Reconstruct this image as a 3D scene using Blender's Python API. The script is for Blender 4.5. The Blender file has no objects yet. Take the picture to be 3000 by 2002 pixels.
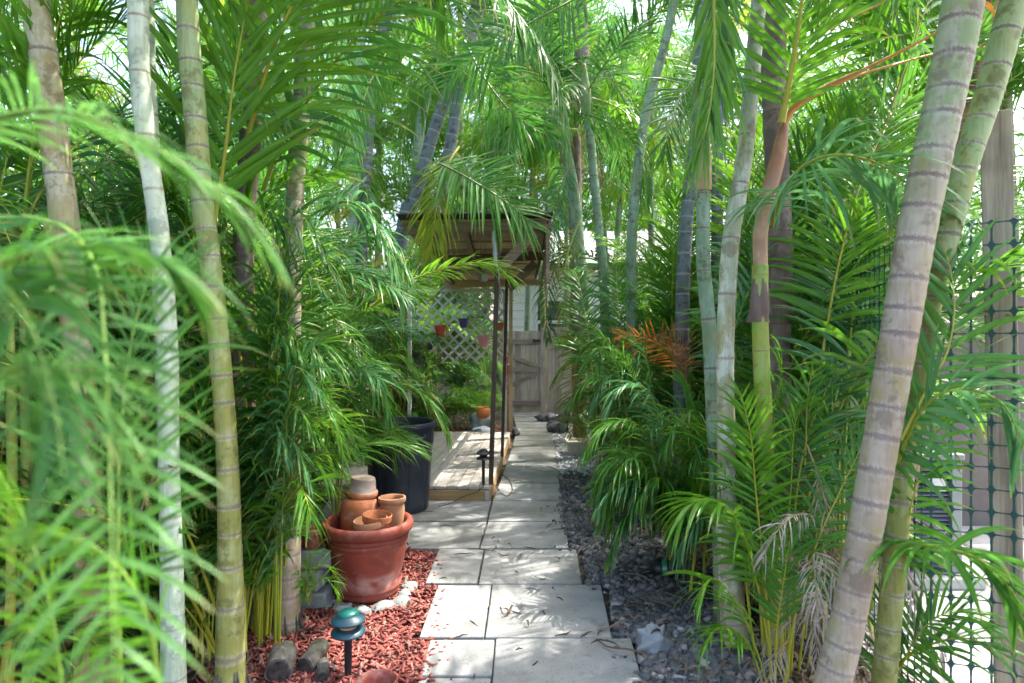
import bpy, math, random
import numpy as np
from mathutils import Vector, Matrix, Euler
random.seed(11); RS = np.random.RandomState(5)
S = bpy.context.scene
COL = S.collection
F, CX, CY, H = 1830.0, 1500.0, 1001.0, 1.317      # focal length in photo pixels, principal point, eye height
GZ = -0.035                                        # soil level; the path slabs top out at 0
def W(px, py, Y): return Vector(((px-CX)/F*Y, Y, H-(py-CY)/F*Y))
def G(px, py, z=0.0):
    Y = (H-z)*F/(py-CY); return Vector(((px-CX)/F*Y, Y, z))
def R(a): return math.radians(a)

# ------------------------------------------------------------------ materials
def newmat(name):
    m = bpy.data.materials.new(name); m.use_nodes = True
    nt = m.node_tree; nt.nodes.clear()
    out = nt.nodes.new('ShaderNodeOutputMaterial')
    return m, nt, out
class NT:
    def __init__(s, nt): s.nt = nt
    def n(s, t, **k):
        nd = s.nt.nodes.new(t)
        for a, b in k.items(): setattr(nd, a, b)
        return nd
    def link(s, a, b): s.nt.links.new(a, b)
    def setin(s, nd, key, v):
        if hasattr(v, 'is_linked') or isinstance(v, bpy.types.NodeSocket): s.link(v, nd.inputs[key])
        else: nd.inputs[key].default_value = v
    def mix(s, f, a, b):
        nd = s.n('ShaderNodeMix', data_type='RGBA')
        s.setin(nd, 0, f)
        for k, v in ((6, a), (7, b)):
            if isinstance(v, tuple): v = (*v, 1) if len(v) == 3 else v
            s.setin(nd, k, v)
        return nd.outputs[2]
    def math(s, op, a, b=0.0, c=None, clamp=False):
        nd = s.n('ShaderNodeMath', operation=op); nd.use_clamp = clamp
        s.setin(nd, 0, a); s.setin(nd, 1, b)
        if c is not None: s.setin(nd, 2, c)
        return nd.outputs[0]
    def attr(s, name): return s.n('ShaderNodeAttribute', attribute_name=name).outputs['Fac']
    def noise(s, scale, detail=4, vec=None, rough=.55, coord='Object'):
        nd = s.n('ShaderNodeTexNoise'); nd.inputs['Scale'].default_value = scale
        nd.inputs['Detail'].default_value = detail; nd.inputs['Roughness'].default_value = rough
        s.link(vec if vec is not None else s.coord(coord), nd.inputs['Vector'])
        return nd.outputs['Fac']
    def coord(s, c='Object'): return s.n('ShaderNodeTexCoord').outputs[c]
    def scalev(s, vec, sc):
        nd = s.n('ShaderNodeVectorMath', operation='MULTIPLY'); s.link(vec, nd.inputs[0]); nd.inputs[1].default_value = sc
        return nd.outputs[0]
    def ramp(s, f, lo, hi):
        nd = s.n('ShaderNodeMapRange'); nd.interpolation_type = 'SMOOTHSTEP'
        s.link(f, nd.inputs[0]); nd.inputs[1].default_value = lo; nd.inputs[2].default_value = hi
        return nd.outputs[0]
    def bump(s, h, strength=.3, dist=.01):
        nd = s.n('ShaderNodeBump'); nd.inputs['Strength'].default_value = strength; nd.inputs['Distance'].default_value = dist
        s.link(h, nd.inputs['Height']); return nd.outputs[0]
    def bsdf(s, col, rough=.6, spec=.5, normal=None, metal=0, coat=0):
        b = s.n('ShaderNodeBsdfPrincipled')
        if isinstance(col, tuple): col = (*col, 1)
        s.setin(b, 'Base Color', col); s.setin(b, 'Roughness', rough); b.inputs['Specular IOR Level'].default_value = spec
        b.inputs['Metallic'].default_value = metal; b.inputs['Coat Weight'].default_value = coat
        if normal is not None: s.link(normal, b.inputs['Normal'])
        return b.outputs[0]

def leaf_mat(name, a, b, c, tip=(.30, .22, .08), tipamt=.55, trans=.38, rough=.33, rib=(.22, .36, .06)):
    m, nt, out = newmat(name); t = NT(nt)
    oi = t.n('ShaderNodeObjectInfo').outputs['Random']
    lr, lv, lu = t.attr('lr'), t.attr('lv'), t.attr('lu')
    f = t.math('ADD', t.math('MULTIPLY', oi, .65), t.math('MULTIPLY', lr, .4), clamp=True)
    col = t.mix(f, a, b)
    n = t.noise(7, 3)
    col = t.mix(t.math('MULTIPLY', t.ramp(n, .5, .75), .55), col, c)
    ribf = t.math('MULTIPLY', t.math('SUBTRACT', 1.0, t.ramp(lu, .0, .35)), .30)
    col = t.mix(ribf, col, rib)
    tf = t.math('MULTIPLY', t.ramp(t.math('ADD', lv, t.math('MULTIPLY', lr, .24)), .90, 1.1), tipamt)
    col = t.mix(tf, col, tip)
    col = t.mix(t.math('MULTIPLY', t.ramp(t.noise(45, 3), .66, .74), .5), col, tip)
    p = t.bsdf(col, rough, .36)
    tr = t.n('ShaderNodeBsdfTranslucent')
    hs = t.n('ShaderNodeHueSaturation'); hs.inputs['Hue'].default_value = .492; hs.inputs['Saturation'].default_value = 1.0; hs.inputs['Value'].default_value = 1.55
    t.link(col, hs.inputs['Color']); t.link(hs.outputs[0], tr.inputs[0])
    mx = t.n('ShaderNodeMixShader'); mx.inputs[0].default_value = trans
    t.link(p, mx.inputs[1]); t.link(tr.outputs[0], mx.inputs[2]); t.link(mx.outputs[0], out.inputs[0])
    return m
def rachis_mat(name, a, b):
    m, nt, out = newmat(name); t = NT(nt)
    col = t.mix(t.noise(6, 3), a, b)
    t.link(t.bsdf(col, .42, .5), out.inputs[0]); return m
def trunk_mat(name, low, high, scar=(.10, .055, .05), patch=(.62, .62, .56), pamt=.5, moss=(.20, .22, .05), mamt=.4, rw=.07, edge=(.55, .5, .45), grad=(.15, .6), rough=.6, sheath=0):
    m, nt, out = newmat(name); t = NT(nt)
    uv = t.n('ShaderNodeUVMap'); uv.uv_map = 'UVMap'
    sep = t.n('ShaderNodeSeparateXYZ'); t.link(uv.outputs[0], sep.inputs[0])
    h = t.attr('h'); co = t.coord('Object')
    n1 = t.noise(5, 5, co); n2 = t.noise(22, 4, co)
    fib = t.noise(1, 3, t.scalev(co, (90, 90, 5)))
    tooth = t.noise(1, 2, t.scalev(co, (130, 130, 8)))
    base = t.mix(t.ramp(t.math('ADD', h, t.math('MULTIPLY', t.math('SUBTRACT', n1, .5), .3)), grad[0], grad[1]), low, high)
    base = t.mix(t.math('MULTIPLY', t.ramp(t.noise(11, 6, t.scalev(co, (1, 1, .55)), .65), .46, .58), pamt), base, patch)
    base = t.mix(t.math('MULTIPLY', t.ramp(t.noise(14, 5, t.scalev(co, (1, 1, .4)), .65), .50, .62), mamt), base, moss)
    base = t.mix(t.math('MULTIPLY', t.ramp(t.noise(9, 5, co, .7), .52, .61), .75), base, tuple(x*.55 for x in low))
    base = t.mix(t.math('MULTIPLY', t.ramp(n2, .58, .74), .35), base, scar)
    base = t.mix(t.math('MULTIPLY', t.ramp(fib, .45, .75), .38), base, (low[0]*.5, low[1]*.5, low[2]*.5))
    fr = t.math('FRACT', sep.outputs[1])
    d = t.math('MINIMUM', fr, t.math('SUBTRACT', 1.0, fr))          # distance to the node in internodes
    dj = t.math('ADD', d, t.math('ADD', t.math('MULTIPLY', t.math('SUBTRACT', tooth, .5), rw*2.2), t.math('MULTIPLY', t.math('SUBTRACT', t.noise(9, 3, co), .5), rw*2.0)))
    em = t.math('MULTIPLY', t.math('SUBTRACT', 1.0, t.ramp(dj, rw*.8, rw*1.8)), .28)
    band = t.math('MULTIPLY', t.math('SUBTRACT', 1.0, t.ramp(dj, rw*.7, rw*1.4)), t.ramp(tooth, .44, .56))
    core = t.math('MULTIPLY', t.math('SUBTRACT', 1.0, t.ramp(dj, rw*.1, rw*.55)), .85)
    sm = t.math('MULTIPLY', t.math('MAXIMUM', core, t.math('MULTIPLY', band, .8)), t.math('MULTIPLY', t.math('ADD', .55, t.math('MULTIPLY', h, .45)), t.math('ADD', .5, t.math('MULTIPLY', t.ramp(t.noise(13, 4, co), .3, .5), .5))))
    base = t.mix(em, base, edge); base = t.mix(sm, base, scar)
    bmp = t.bump(t.math('ADD', t.math('MULTIPLY', fib, .5), t.math('SUBTRACT', n2, sm)), .35, .004)
    t.link(t.bsdf(base, rough, .4, bmp), out.inputs[0]); return m
def wood_mat(name, a, b, axis=2, grain=60, var=.5, rough=.75, dirt=(.08, .07, .06), damt=.3):
    m, nt, out = newmat(name); t = NT(nt)
    co = t.coord('Object'); sc = [grain]*3; sc[axis] = grain*.04
    off = t.n('ShaderNodeVectorMath', operation='ADD'); t.link(t.scalev(co, tuple(sc)), off.inputs[0])
    cmb = t.n('ShaderNodeCombineXYZ'); r = t.attr('rnd')
    for i in range(3): t.link(t.math('MULTIPLY', r, 37.0), cmb.inputs[i])
    t.link(cmb.outputs[0], off.inputs[1])
    g = t.noise(1, 5, off.outputs[0], .65)
    col = t.mix(t.ramp(g, .3, .7), a, b)
    hs = t.n('ShaderNodeHueSaturation'); t.link(col, hs.inputs['Color']); t.link(t.math('ADD', 1-var/2, t.math('MULTIPLY', r, var)), hs.inputs['Value'])
    col = t.mix(t.math('MULTIPLY', t.ramp(t.noise(4, 5, co), .48, .72), damt), hs.outputs[0], dirt)
    t.link(t.bsdf(col, rough, .3, t.bump(g, .4, .004)), out.inputs[0]); return m
def stone_mat(name, a, b, scale=8, c=None, camt=.5, rough=.85, bstr=.4, bdist=.01, rnd=.35, speck=0, spec=.3, dirt=0):
    m, nt, out = newmat(name); t = NT(nt)
    co = t.coord('Object'); n = t.noise(scale, 6, co); n2 = t.noise(scale*9, 4, co, .7)
    col = t.mix(t.ramp(n, .3, .7), a, b)
    if c: col = t.mix(t.math('MULTIPLY', t.ramp(t.noise(scale*.4, 5, co), .5, .7), camt), col, c)
    if dirt: col = t.mix(t.math('MULTIPLY', t.ramp(t.noise(7, 9, co, .75), .50, .66), dirt), col, (a[0]*.5, a[1]*.52, a[2]*.45))
    if speck: col = t.mix(t.math('MULTIPLY', t.ramp(t.noise(scale*30, 2, co), .6, .7), speck), col, (.05, .05, .05))
    hs = t.n('ShaderNodeHueSaturation'); t.link(col, hs.inputs['Color'])
    t.link(t.math('ADD', 1-rnd/2, t.math('MULTIPLY', t.attr('rnd'), rnd)), hs.inputs['Value'])
    t.link(t.bsdf(hs.outputs[0], rough, spec, t.bump(t.math('ADD', n, t.math('MULTIPLY', n2, .4)), bstr, bdist)), out.inputs[0]); return m
def chip_mat(name, cols, rough=.8, spec=.3):
    m, nt, out = newmat(name); t = NT(nt)
    r = t.attr('rnd'); cr = t.n('ShaderNodeValToRGB'); cr.color_ramp.interpolation = 'LINEAR'
    el = cr.color_ramp.elements
    while len(el) < len(cols): el.new(.5)
    for i, c in enumerate(cols): el[i].position = i/(len(cols)-1); el[i].color = (*c, 1)
    t.link(r, cr.inputs[0])
    col = t.mix(t.math('MULTIPLY', t.noise(40, 3), .5), cr.outputs[0], tuple(x*.55 for x in cols[0]))
    t.link(t.bsdf(col, rough, spec), out.inputs[0]); return m
def clay_mat(name, a, b, lime=(.62, .5, .42), lamt=.35, rough=.78, spec=.25, lo=None, hi=None):
    m, nt, out = newmat(name); t = NT(nt); co = t.coord('Object')
    n = t.noise(7, 5, co); lines = t.noise(1, 3, t.scalev(co, (4, 4, 120)))
    col = t.mix(t.ramp(n, .3, .7), a, b)
    col = t.mix(t.math('MULTIPLY', lines, .25), col, tuple(x*.6 for x in a))
    f = t.ramp(t.noise(11, 6, co, .7), .5, .72)
    if lo is not None:
        sp = t.n('ShaderNodeSeparateXYZ'); t.link(co, sp.inputs[0])
        z = t.math('ADD', sp.outputs[2], t.math('MULTIPLY', t.math('SUBTRACT', n, .5), .06))
        band = t.math('MULTIPLY', t.ramp(z, lo-.05, lo), t.math('SUBTRACT', 1., t.ramp(z, hi, hi+.03)))
        f = t.math('ADD', t.math('MULTIPLY', f, .35), t.math('MULTIPLY', band, t.ramp(t.noise(14, 5, co), .35, .65)), clamp=True)
    col = t.mix(t.math('MULTIPLY', f, lamt), col, lime)
    t.link(t.bsdf(col, rough, spec, t.bump(n, .1, .004)), out.inputs[0]); return m
def plain(name, col, rough=.5, spec=.5, metal=0, var=.15, scale=12, coat=0):
    m, nt, out = newmat(name); t = NT(nt)
    c = t.mix(t.noise(scale, 4), tuple(x*(1-var) for x in col), tuple(min(1, x*(1+var)) for x in col))
    t.link(t.bsdf(c, rough, spec, None, metal, coat), out.inputs[0]); return m

LEAF = dict(
 mid=leaf_mat('leaf mid green', (.032, .145, .020), (.078, .245, .026), (.022, .108, .028)),
 deep=leaf_mat('leaf deep green', (.024, .108, .026), (.052, .180, .030), (.018, .08, .036), trans=.32, rough=.33),
 bright=leaf_mat('leaf bright green', (.055, .205, .011), (.12, .295, .015), (.045, .17, .016), trans=.38),
 yellow=leaf_mat('leaf yellow green', (.15, .23, .014), (.27, .27, .02), (.10, .21, .015), tip=(.35, .2, .06), trans=.40),
 blue=leaf_mat('leaf bluish green', (.045, .17, .060), (.09, .25, .095), (.03, .12, .06), trans=.3, rough=.3),
 dry=leaf_mat('leaf dry', (.22, .15, .08), (.36, .27, .17), (.15, .09, .05), tip=(.2, .13, .08), trans=.15, rough=.7, rib=(.3, .2, .1)),
 pale=leaf_mat('leaf pale green', (.072, .22, .045), (.135, .315, .075), (.055, .17, .035), trans=.38, rough=.38),
 orange=leaf_mat('leaf orange', (.42, .13, .02), (.55, .24, .03), (.3, .08, .03), tip=(.25, .1, .06), trans=.25, rough=.55, rib=(.5, .2, .04)),
 grey=leaf_mat('leaf withered grey', (.30, .25, .22), (.45, .40, .36), (.2, .15, .13), tip=(.3, .25, .2), trans=.1, rough=.8, rib=(.3, .25, .2)),
)
RACH = dict(n=rachis_mat('rachis soft green', (.09, .22, .03), (.20, .31, .035)), g=rachis_mat('rachis yellow green', (.16, .28, .025), (.40, .40, .03)), y=rachis_mat('rachis yellow', (.45, .38, .03), (.30, .34, .03)),
            d=rachis_mat('rachis dark', (.05, .11, .02), (.12, .19, .03)), o=rachis_mat('rachis orange', (.50, .16, .02), (.42, .24, .04)),
            b=rachis_mat('rachis brown', (.2, .12, .06), (.3, .2, .11)))
TR = dict(
 grey=trunk_mat('trunk pale grey', (.35, .275, .20), (.235, .31, .14), pamt=.5, patch=(.45, .40, .32), mamt=.55, moss=(.29, .26, .07), grad=(.42, .70), rw=.11),
 olive=trunk_mat('trunk olive', (.26, .26, .065), (.27, .38, .17), pamt=.45, patch=(.40, .46, .25), mamt=.5, moss=(.33, .31, .06), rw=.07, grad=(.3, .75)),
 white=trunk_mat('trunk whitish', (.40, .50, .36), (.46, .52, .38), scar=(.20, .14, .07), pamt=.7, patch=(.62, .70, .58), mamt=.35, moss=(.3, .36, .12), rw=.03),
 tan=trunk_mat('trunk tan', (.34, .24, .10), (.38, .36, .19), pamt=.5, patch=(.55, .52, .42), mamt=.4, moss=(.30, .18, .05), rw=.03, grad=(.2, .8)),
 teal=trunk_mat('trunk blue green', (.16, .20, .09), (.19, .30, .19), scar=(.10, .09, .06), pamt=.5, patch=(.34, .46, .38), mamt=.35, moss=(.33, .27, .07), rw=.04, grad=(.1, .35)),
 slate=trunk_mat('trunk slate', (.085, .075, .085), (.13, .16, .17), scar=(.32, .30, .30), edge=(.34, .34, .34), pamt=.35, patch=(.20, .24, .26), mamt=.3, moss=(.06, .10, .05), rw=.05),
 brown=trunk_mat('trunk brown', (.19, .13, .105), (.13, .095, .085), scar=(.09, .055, .05), edge=(.26, .2, .17), pamt=.5, patch=(.33, .27, .24), mamt=.35, moss=(.10, .05, .03), rw=.05),
 lichen=trunk_mat('trunk lichen', (.35, .32, .20), (.36, .42, .30), pamt=.75, patch=(.62, .64, .55), mamt=.6, moss=(.30, .25, .06), rw=.03, scar=(.16, .10, .06)),
 rust=trunk_mat('trunk rust', (.19, .12, .08), (.25, .12, .03), pamt=.3, patch=(.3, .22, .12), mamt=.7, moss=(.05, .03, .03), rw=.05),
 sheath=trunk_mat('sheath tan', (.74, .58, .40), (.54, .24, .08), scar=(.24, .10, .05), edge=(.5, .3, .15), pamt=.5, patch=(.66, .52, .36), mamt=.4, moss=(.42, .20, .09), rw=.0, grad=(.35, .7), rough=.5),
 crown=trunk_mat('crownshaft', (.22, .36, .14), (.26, .42, .10), scar=(.12, .16, .05), edge=(.3, .4, .2), pamt=.5, patch=(.46, .56, .42), mamt=.3, moss=(.34, .36, .05), rw=.0, rough=.4),
 cane=trunk_mat('cane', (.38, .36, .05), (.22, .36, .06), scar=(.25, .17, .06), edge=(.45, .4, .2), pamt=.25, patch=(.5, .48, .2), mamt=.3, moss=(.42, .28, .03), rw=.02, rough=.4),
)
SOIL = stone_mat('soil', (.045, .032, .022), (.10, .075, .05), 6, (.03, .025, .018), rnd=0, bstr=.8, bdist=.02)
SLAB = stone_mat('paver concrete', (.215, .22, .217), (.295, .30, .292), 4, (.15, .156, .142), .8, .85, .25, .004, .16, speck=.6, dirt=.55)
PAVE = stone_mat('pale pavement', (.31, .31, .30), (.40, .40, .385), 3, (.23, .23, .215), .4, .85, .2, .004, 0)
BED = stone_mat('gravel bed', (.030, .032, .034), (.07, .07, .07), 30, rnd=0, bstr=1, bdist=.02)
GRAV = chip_mat('dark gravel', ((.038, .043, .048), (.08, .09, .096), (.125, .137, .146), (.17, .175, .185), (.16, .125, .112), (.44, .43, .45)))
SUNGRAV = chip_mat('sun-painted gravel', ((.42, .42, .44), (.62, .62, .63), (.75, .75, .75), (.2, .2, .22)))  # sunlight on the gravel is painted in as pale chip colours
MULCH = chip_mat('red mulch', ((.09, .024, .02), (.27, .06, .047), (.39, .10, .08), (.46, .20, .16), (.15, .045, .037)))
MBED = stone_mat('mulch bed', (.06, .02, .018), (.14, .04, .035), 40, rnd=0, bstr=1, bdist=.02)
LITT = chip_mat('leaf litter', ((.07, .05, .035), (.16, .11, .075), (.24, .19, .14), (.12, .08, .05), (.30, .25, .21)))
TWIG = chip_mat('twig', ((.045, .03, .025), (.12, .08, .06), (.06, .05, .04)))
WOODG = wood_mat('weathered fence wood', (.30, .235, .19), (.46, .385, .33), 2)
WOODGX = wood_mat('weathered rail wood', (.20, .155, .13), (.33, .27, .23), 0)
DECKW = wood_mat('deck boards', (.40, .36, .32), (.52, .47, .42), 1, 50, .25)
DECKF = wood_mat('deck fascia', (.33, .20, .085), (.46, .31, .15), 0, 50, .2)
DARKW = wood_mat('dark stained post', (.055, .035, .028), (.11, .075, .058), 2, 60, .3)
BROWNW = wood_mat('brown beam', (.15, .10, .075), (.29, .21, .16), 0, 50, .5)
TANW = wood_mat('tan plank', (.40, .28, .165), (.56, .43, .28), 0, 40, .6)
POSTW = wood_mat('pale timber post', (.20, .155, .115), (.50, .42, .33), 2, 38, .2, damt=.45)
WARMW = wood_mat('warm timber', (.44, .29, .16), (.56, .40, .25), 2, 45, .3)
LATW = wood_mat('lattice slat', (.52, .49, .46), (.72, .70, .67), 0, 40, .4)
REDW = wood_mat('flaking red timber', (.36, .04, .035), (.62, .5, .46), 2, 30, .2)
CLAY = clay_mat('terracotta', (.36, .115, .045), (.48, .18, .08))
CLAYP = clay_mat('terracotta pale', (.36, .17, .085), (.46, .25, .14), lamt=.4)
CLAYW = clay_mat('terracotta limed', (.26, .19, .15), (.38, .31, .27), lamt=.6, lime=(.46, .44, .42))
PLANT = clay_mat('planter glaze', (.19, .037, .023), (.25, .057, .035), lime=(.50, .33, .29), lamt=.55, rough=.58, spec=.35, lo=.09, hi=.125)
CANP = stone_mat('can plastic', (.018, .024, .040), (.030, .038, .055), 6, (.07, .08, .095), .45, .5, .05, .002, 0, spec=.45)
BLACKP = plain('black plastic', (.014, .016, .020), .4, .5)
TEALP = plain('teal painted metal', (.012, .055, .075), .42, .5, var=.3)
TEALC = plain('teal cap', (.008, .13, .105), .35, .5, var=.3)
AMBER = plain('amber lens', (.55, .27, .13), .3, .5)
GREENG = plain('green lens', (.05, .25, .12), .25, .6)
MESHP = plain('green mesh plastic', (.008, .058, .052), .5, .4)
METAL = plain('galvanised metal', (.45, .47, .5), .45, .5, .8)
PVC = plain('grey conduit', (.42, .45, .50), .5, .4)
ACM = plain('grey cabinet metal', (.20, .22, .22), .5, .4)
ACD = plain('condenser fins', (.05, .055, .07), .6, .3)
ACL = plain('condenser slat', (.10, .115, .14), .5, .4)
STUC = stone_mat('taupe stucco', (.125, .105, .097), (.155, .13, .12), 6, rnd=0, bstr=.3, bdist=.004)
WHITES = stone_mat('white siding', (.74, .75, .77), (.8, .8, .82), 2, rnd=0, bstr=.05)
ROOFG = stone_mat('grey shingle', (.25, .25, .26), (.36, .36, .37), 14, rnd=.2)
GLASS = plain('window glass', (.05, .07, .09), .08, .8)
ROCKB = stone_mat('blue grey rock', (.16, .19, .22), (.36, .40, .44), 9, (.5, .53, .56), .5)
ROCKD = stone_mat('dark rock', (.04, .042, .05), (.16, .165, .18), 14, (.3, .3, .32), .4)
BLOCK = stone_mat('grey block', (.17, .19, .185), (.30, .32, .31), 12, (.10, .14, .11), .5, bstr=.7)
TROUG = stone_mat('sandstone trough', (.45, .41, .33), (.58, .54, .45), 10, (.33, .31, .25), .5)
SHELL = stone_mat('shell', (.17, .19, .21), (.27, .29, .315), 12, (.12, .14, .165), .5, .6, .6, .006, 0)
SHELLI = plain('shell mouth', (.03, .03, .035), .6)
STUMP = stone_mat('stump bark', (.05, .045, .04), (.13, .12, .105), 20, (.07, .09, .045), .5, bstr=.8)
STUMPC = stone_mat('stump cut', (.018, .015, .013), (.07, .06, .052), 40, rnd=0, bstr=.6)
ROOFT = plain('dark roof sheet', (.05, .052, .054), .7, .3)
POTR = plain('coral plastic pot', (.62, .09, .05), .45); POTB = plain('charcoal plastic pot', (.03, .028, .05), .45)
POTP = plain('violet pot', (.06, .04, .20), .45); POTW = plain('pink pot', (.62, .26, .27), .5); POTO = plain('orange glazed pot', (.62, .20, .06), .4)
FLOWER = plain('red petal', (.6, .02, .04), .5)

# ------------------------------------------------------------------ mesh builder
class MB:
    def __init__(s): s.v = []; s.f = []; s.m = []; s.r = []; s.uv = None
    def add(s, vs, fs, mi=0, rnd=None):
        o = len(s.v); s.v += [tuple(p) for p in vs]
        rnd = random.random() if rnd is None else rnd
        s.r += [rnd]*len(vs); s.f += [tuple(i+o for i in f) for f in fs]; s.m += [mi]*len(fs)
        return s
    def box(s, c, d, rot=None, mi=0, taper=1.0):
        x, y, z = (k/2 for k in d); c = Vector(c)
        vs = [Vector((a*x*(taper if e > 0 else 1), b*y*(taper if e > 0 else 1), e*z)) for e in (-1, 1) for a, b in ((-1, -1), (1, -1), (1, 1), (-1, 1))]
        if rot is not None: vs = [rot @ p for p in vs]
        return s.add([p+c for p in vs], [(3, 2, 1, 0), (4, 5, 6, 7), (0, 1, 5, 4), (1, 2, 6, 5), (2, 3, 7, 6), (3, 0, 4, 7)], mi)
    def bar(s, a, b, w, t, up=(0, 0, 1), mi=0):
        a, b = Vector(a), Vector(b); d = b-a; L = d.length; d.normalize(); up = Vector(up)
        if abs(d.dot(up)) > .98: up = Vector((0, 1, 0))
        sx = d.cross(up).normalized(); uz = sx.cross(d)
        M = Matrix((sx, uz, d)).transposed()
        return s.box((a+b)/2, (w, t, L), M, mi)
    def tube(s, pts, rad, n=8, mi=0, cap=True):
        pts = [Vector(p) for p in pts]; k = len(pts)
        if not hasattr(rad, '__len__'): rad = [rad]*k
        u = None; vs = []
        for i in range(k):
            d = (pts[min(i+1, k-1)]-pts[max(i-1, 0)]).normalized()
            if u is None: u = d.cross(Vector((0, 0, 1)) if abs(d.z) < .95 else Vector((1, 0, 0))).normalized()
            u = (u-d*u.dot(d)).normalized(); w = d.cross(u)
            for j in range(n):
                a = 2*math.pi*j/n; vs.append(pts[i]+(u*math.cos(a)+w*math.sin(a))*rad[i])
        fs = [(i*n+j, i*n+(j+1) % n, (i+1)*n+(j+1) % n, (i+1)*n+j) for i in range(k-1) for j in range(n)]
        if cap: fs += [tuple(range(n-1, -1, -1)), tuple(range((k-1)*n, k*n))]
        return s.add(vs, fs, mi)
    def lathe(s, prof, n=32, M=None, mi=0, mod=None, capb=True, capt=False):
        M = M or Matrix(); vs = []
        for i, (r, z) in enumerate(prof):
            for j in range(n):
                a = 2*math.pi*j/n; rr = r*(mod(a, i, z) if mod else 1)
                vs.append(M @ Vector((rr*math.cos(a), rr*math.sin(a), z)))
        k = len(prof)
        fs = [(i*n+j, i*n+(j+1) % n, (i+1)*n+(j+1) % n, (i+1)*n+j) for i in range(k-1) for j in range(n)]
        if capb: fs.append(tuple(range(n-1, -1, -1)))
        if capt: fs.append(tuple(range((k-1)*n, k*n)))
        return s.add(vs, fs, mi)
    def rock(s, c, d, seed=0, mi=0, n=2, rough=.22):
        rr = random.Random(seed); import bmesh
        bm = bmesh.new(); bmesh.ops.create_icosphere(bm, subdivisions=n, radius=1)
        ph = [(Vector((rr.gauss(0, 1), rr.gauss(0, 1), rr.gauss(0, 1))).normalized(), rr.uniform(.45, .95)) for _ in range(9)]
        rz = Matrix.Rotation(rr.uniform(0, 6.28), 3, 'Z')
        vs = []
        for v in bm.verts:
            p = v.co.copy()
            for nn, dd in ph:
                q = p.dot(nn)
                if q > dd: p -= nn*(q-dd)*.85
            p *= 1+rr.uniform(-rough, rough)*.25
            p = rz @ p
            vs.append(Vector((p.x*d[0]/2, p.y*d[1]/2, p.z*d[2]/2))+Vector(c))
        fs = [tuple(v.index for v in f.verts) for f in bm.faces]; bm.free()
        return s.add(vs, fs, mi)
    def build(s, name, mats, parent=None, loc=None, smooth=False, bevel=0, rot=None):
        me = bpy.data.meshes.new(name); me.from_pydata(s.v, [], s.f)
        for m in (mats if isinstance(mats, (list, tuple)) else [mats]): me.materials.append(m)
        me.polygons.foreach_set('material_index', s.m)
        at = me.attributes.new('rnd', 'FLOAT', 'POINT'); at.data.foreach_set('value', s.r)
        if smooth: me.polygons.foreach_set('use_smooth', [True]*len(s.f))
        me.update()
        o = bpy.data.objects.new(name, me); COL.objects.link(o)
        if parent is not None: o.parent = parent
        if loc is not None: o.location = loc
        if rot is not None: o.rotation_euler = rot
        if bevel:
            b = o.modifiers.new('Bevel', 'BEVEL'); b.width = bevel; b.segments = 2; b.limit_method = 'ANGLE'
        return o
def shade_auto(o, ang=40):
    me = o.data
    me.polygons.foreach_set('use_smooth', [True]*len(me.polygons))
    try: me.set_sharp_from_angle(angle=R(ang))
    except Exception: pass
    return o
def tag(o, label=None, cat=None, group=None, kind=None):
    if label: o['label'] = label
    if cat: o['category'] = cat
    if group: o['group'] = group
    if kind: o['kind'] = kind
    return o
def empty(name, loc, label, cat, group=None, rz=0):
    o = bpy.data.objects.new(name, None); o.empty_display_size = .1; COL.objects.link(o)
    o.location = loc; o.rotation_euler = (0, 0, rz)
    return tag(o, label, cat, group)
def copy_tree(o, parent=None, top=True):
    c = o.copy(); COL.objects.link(c)
    if parent is not None: c.parent = parent
    for ch in list(o.children): copy_tree(ch, c, False)
    return c
def chips(name, mat, xy, z, size, flat, lab, cat='ground cover', elong=1.0, tilt=.5, jit=.3):
    """many small irregular pieces as one stuff mesh"""
    n = len(xy); xy = np.asarray(xy)
    cube = np.array([[-1, -1, -1], [1, -1, -1], [1, 1, -1], [-1, 1, -1], [-1, -1, 1], [1, -1, 1], [1, 1, 1], [-1, 1, 1]], float)*.5
    v = cube[None]*np.ones((n, 1, 1)) + RS.uniform(-jit, jit, (n, 8, 3))*.5
    s = size[0]+(size[1]-size[0])*RS.uniform(0, 1, (n, 1))**1.8; sc = np.concatenate([s*elong, s*RS.uniform(.6, 1, (n, 1)) if elong == 1 else RS.uniform(.006, .014, (n, 1)), s*flat if elong == 1 else RS.uniform(.003, .006, (n, 1))], 1)
    v *= sc[:, None, :]
    a, b, g = RS.uniform(0, 6.283, n), RS.normal(0, tilt, n), RS.normal(0, tilt, n)
    ca, sa, cb, sb, cg, sg = np.cos(a), np.sin(a), np.cos(b), np.sin(b), np.cos(g), np.sin(g)
    x, y, zz = v[..., 0], v[..., 1], v[..., 2]
    y, zz = y*cb[:, None]-zz*sb[:, None], y*sb[:, None]+zz*cb[:, None]
    x, zz = x*cg[:, None]+zz*sg[:, None], -x*sg[:, None]+zz*cg[:, None]
    x, y = x*ca[:, None]-y*sa[:, None], x*sa[:, None]+y*ca[:, None]
    zc = RS.uniform(z[0], z[1], n)
    P = np.stack([x+xy[:, 0:1], y+xy[:, 1:2], zz+zc[:, None]], -1).reshape(-1, 3)
    fq = np.array([[3, 2, 1, 0], [4, 5, 6, 7], [0, 1, 5, 4], [1, 2, 6, 5], [2, 3, 7, 6], [3, 0, 4, 7]])
    fa = (fq[None]+np.arange(n)[:, None, None]*8).reshape(-1, 4)
    o = fastmesh(name, P, fa, [mat], rnd=np.repeat(RS.uniform(0, 1, n), 8))
    return tag(o, lab, cat, kind='stuff')
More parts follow.
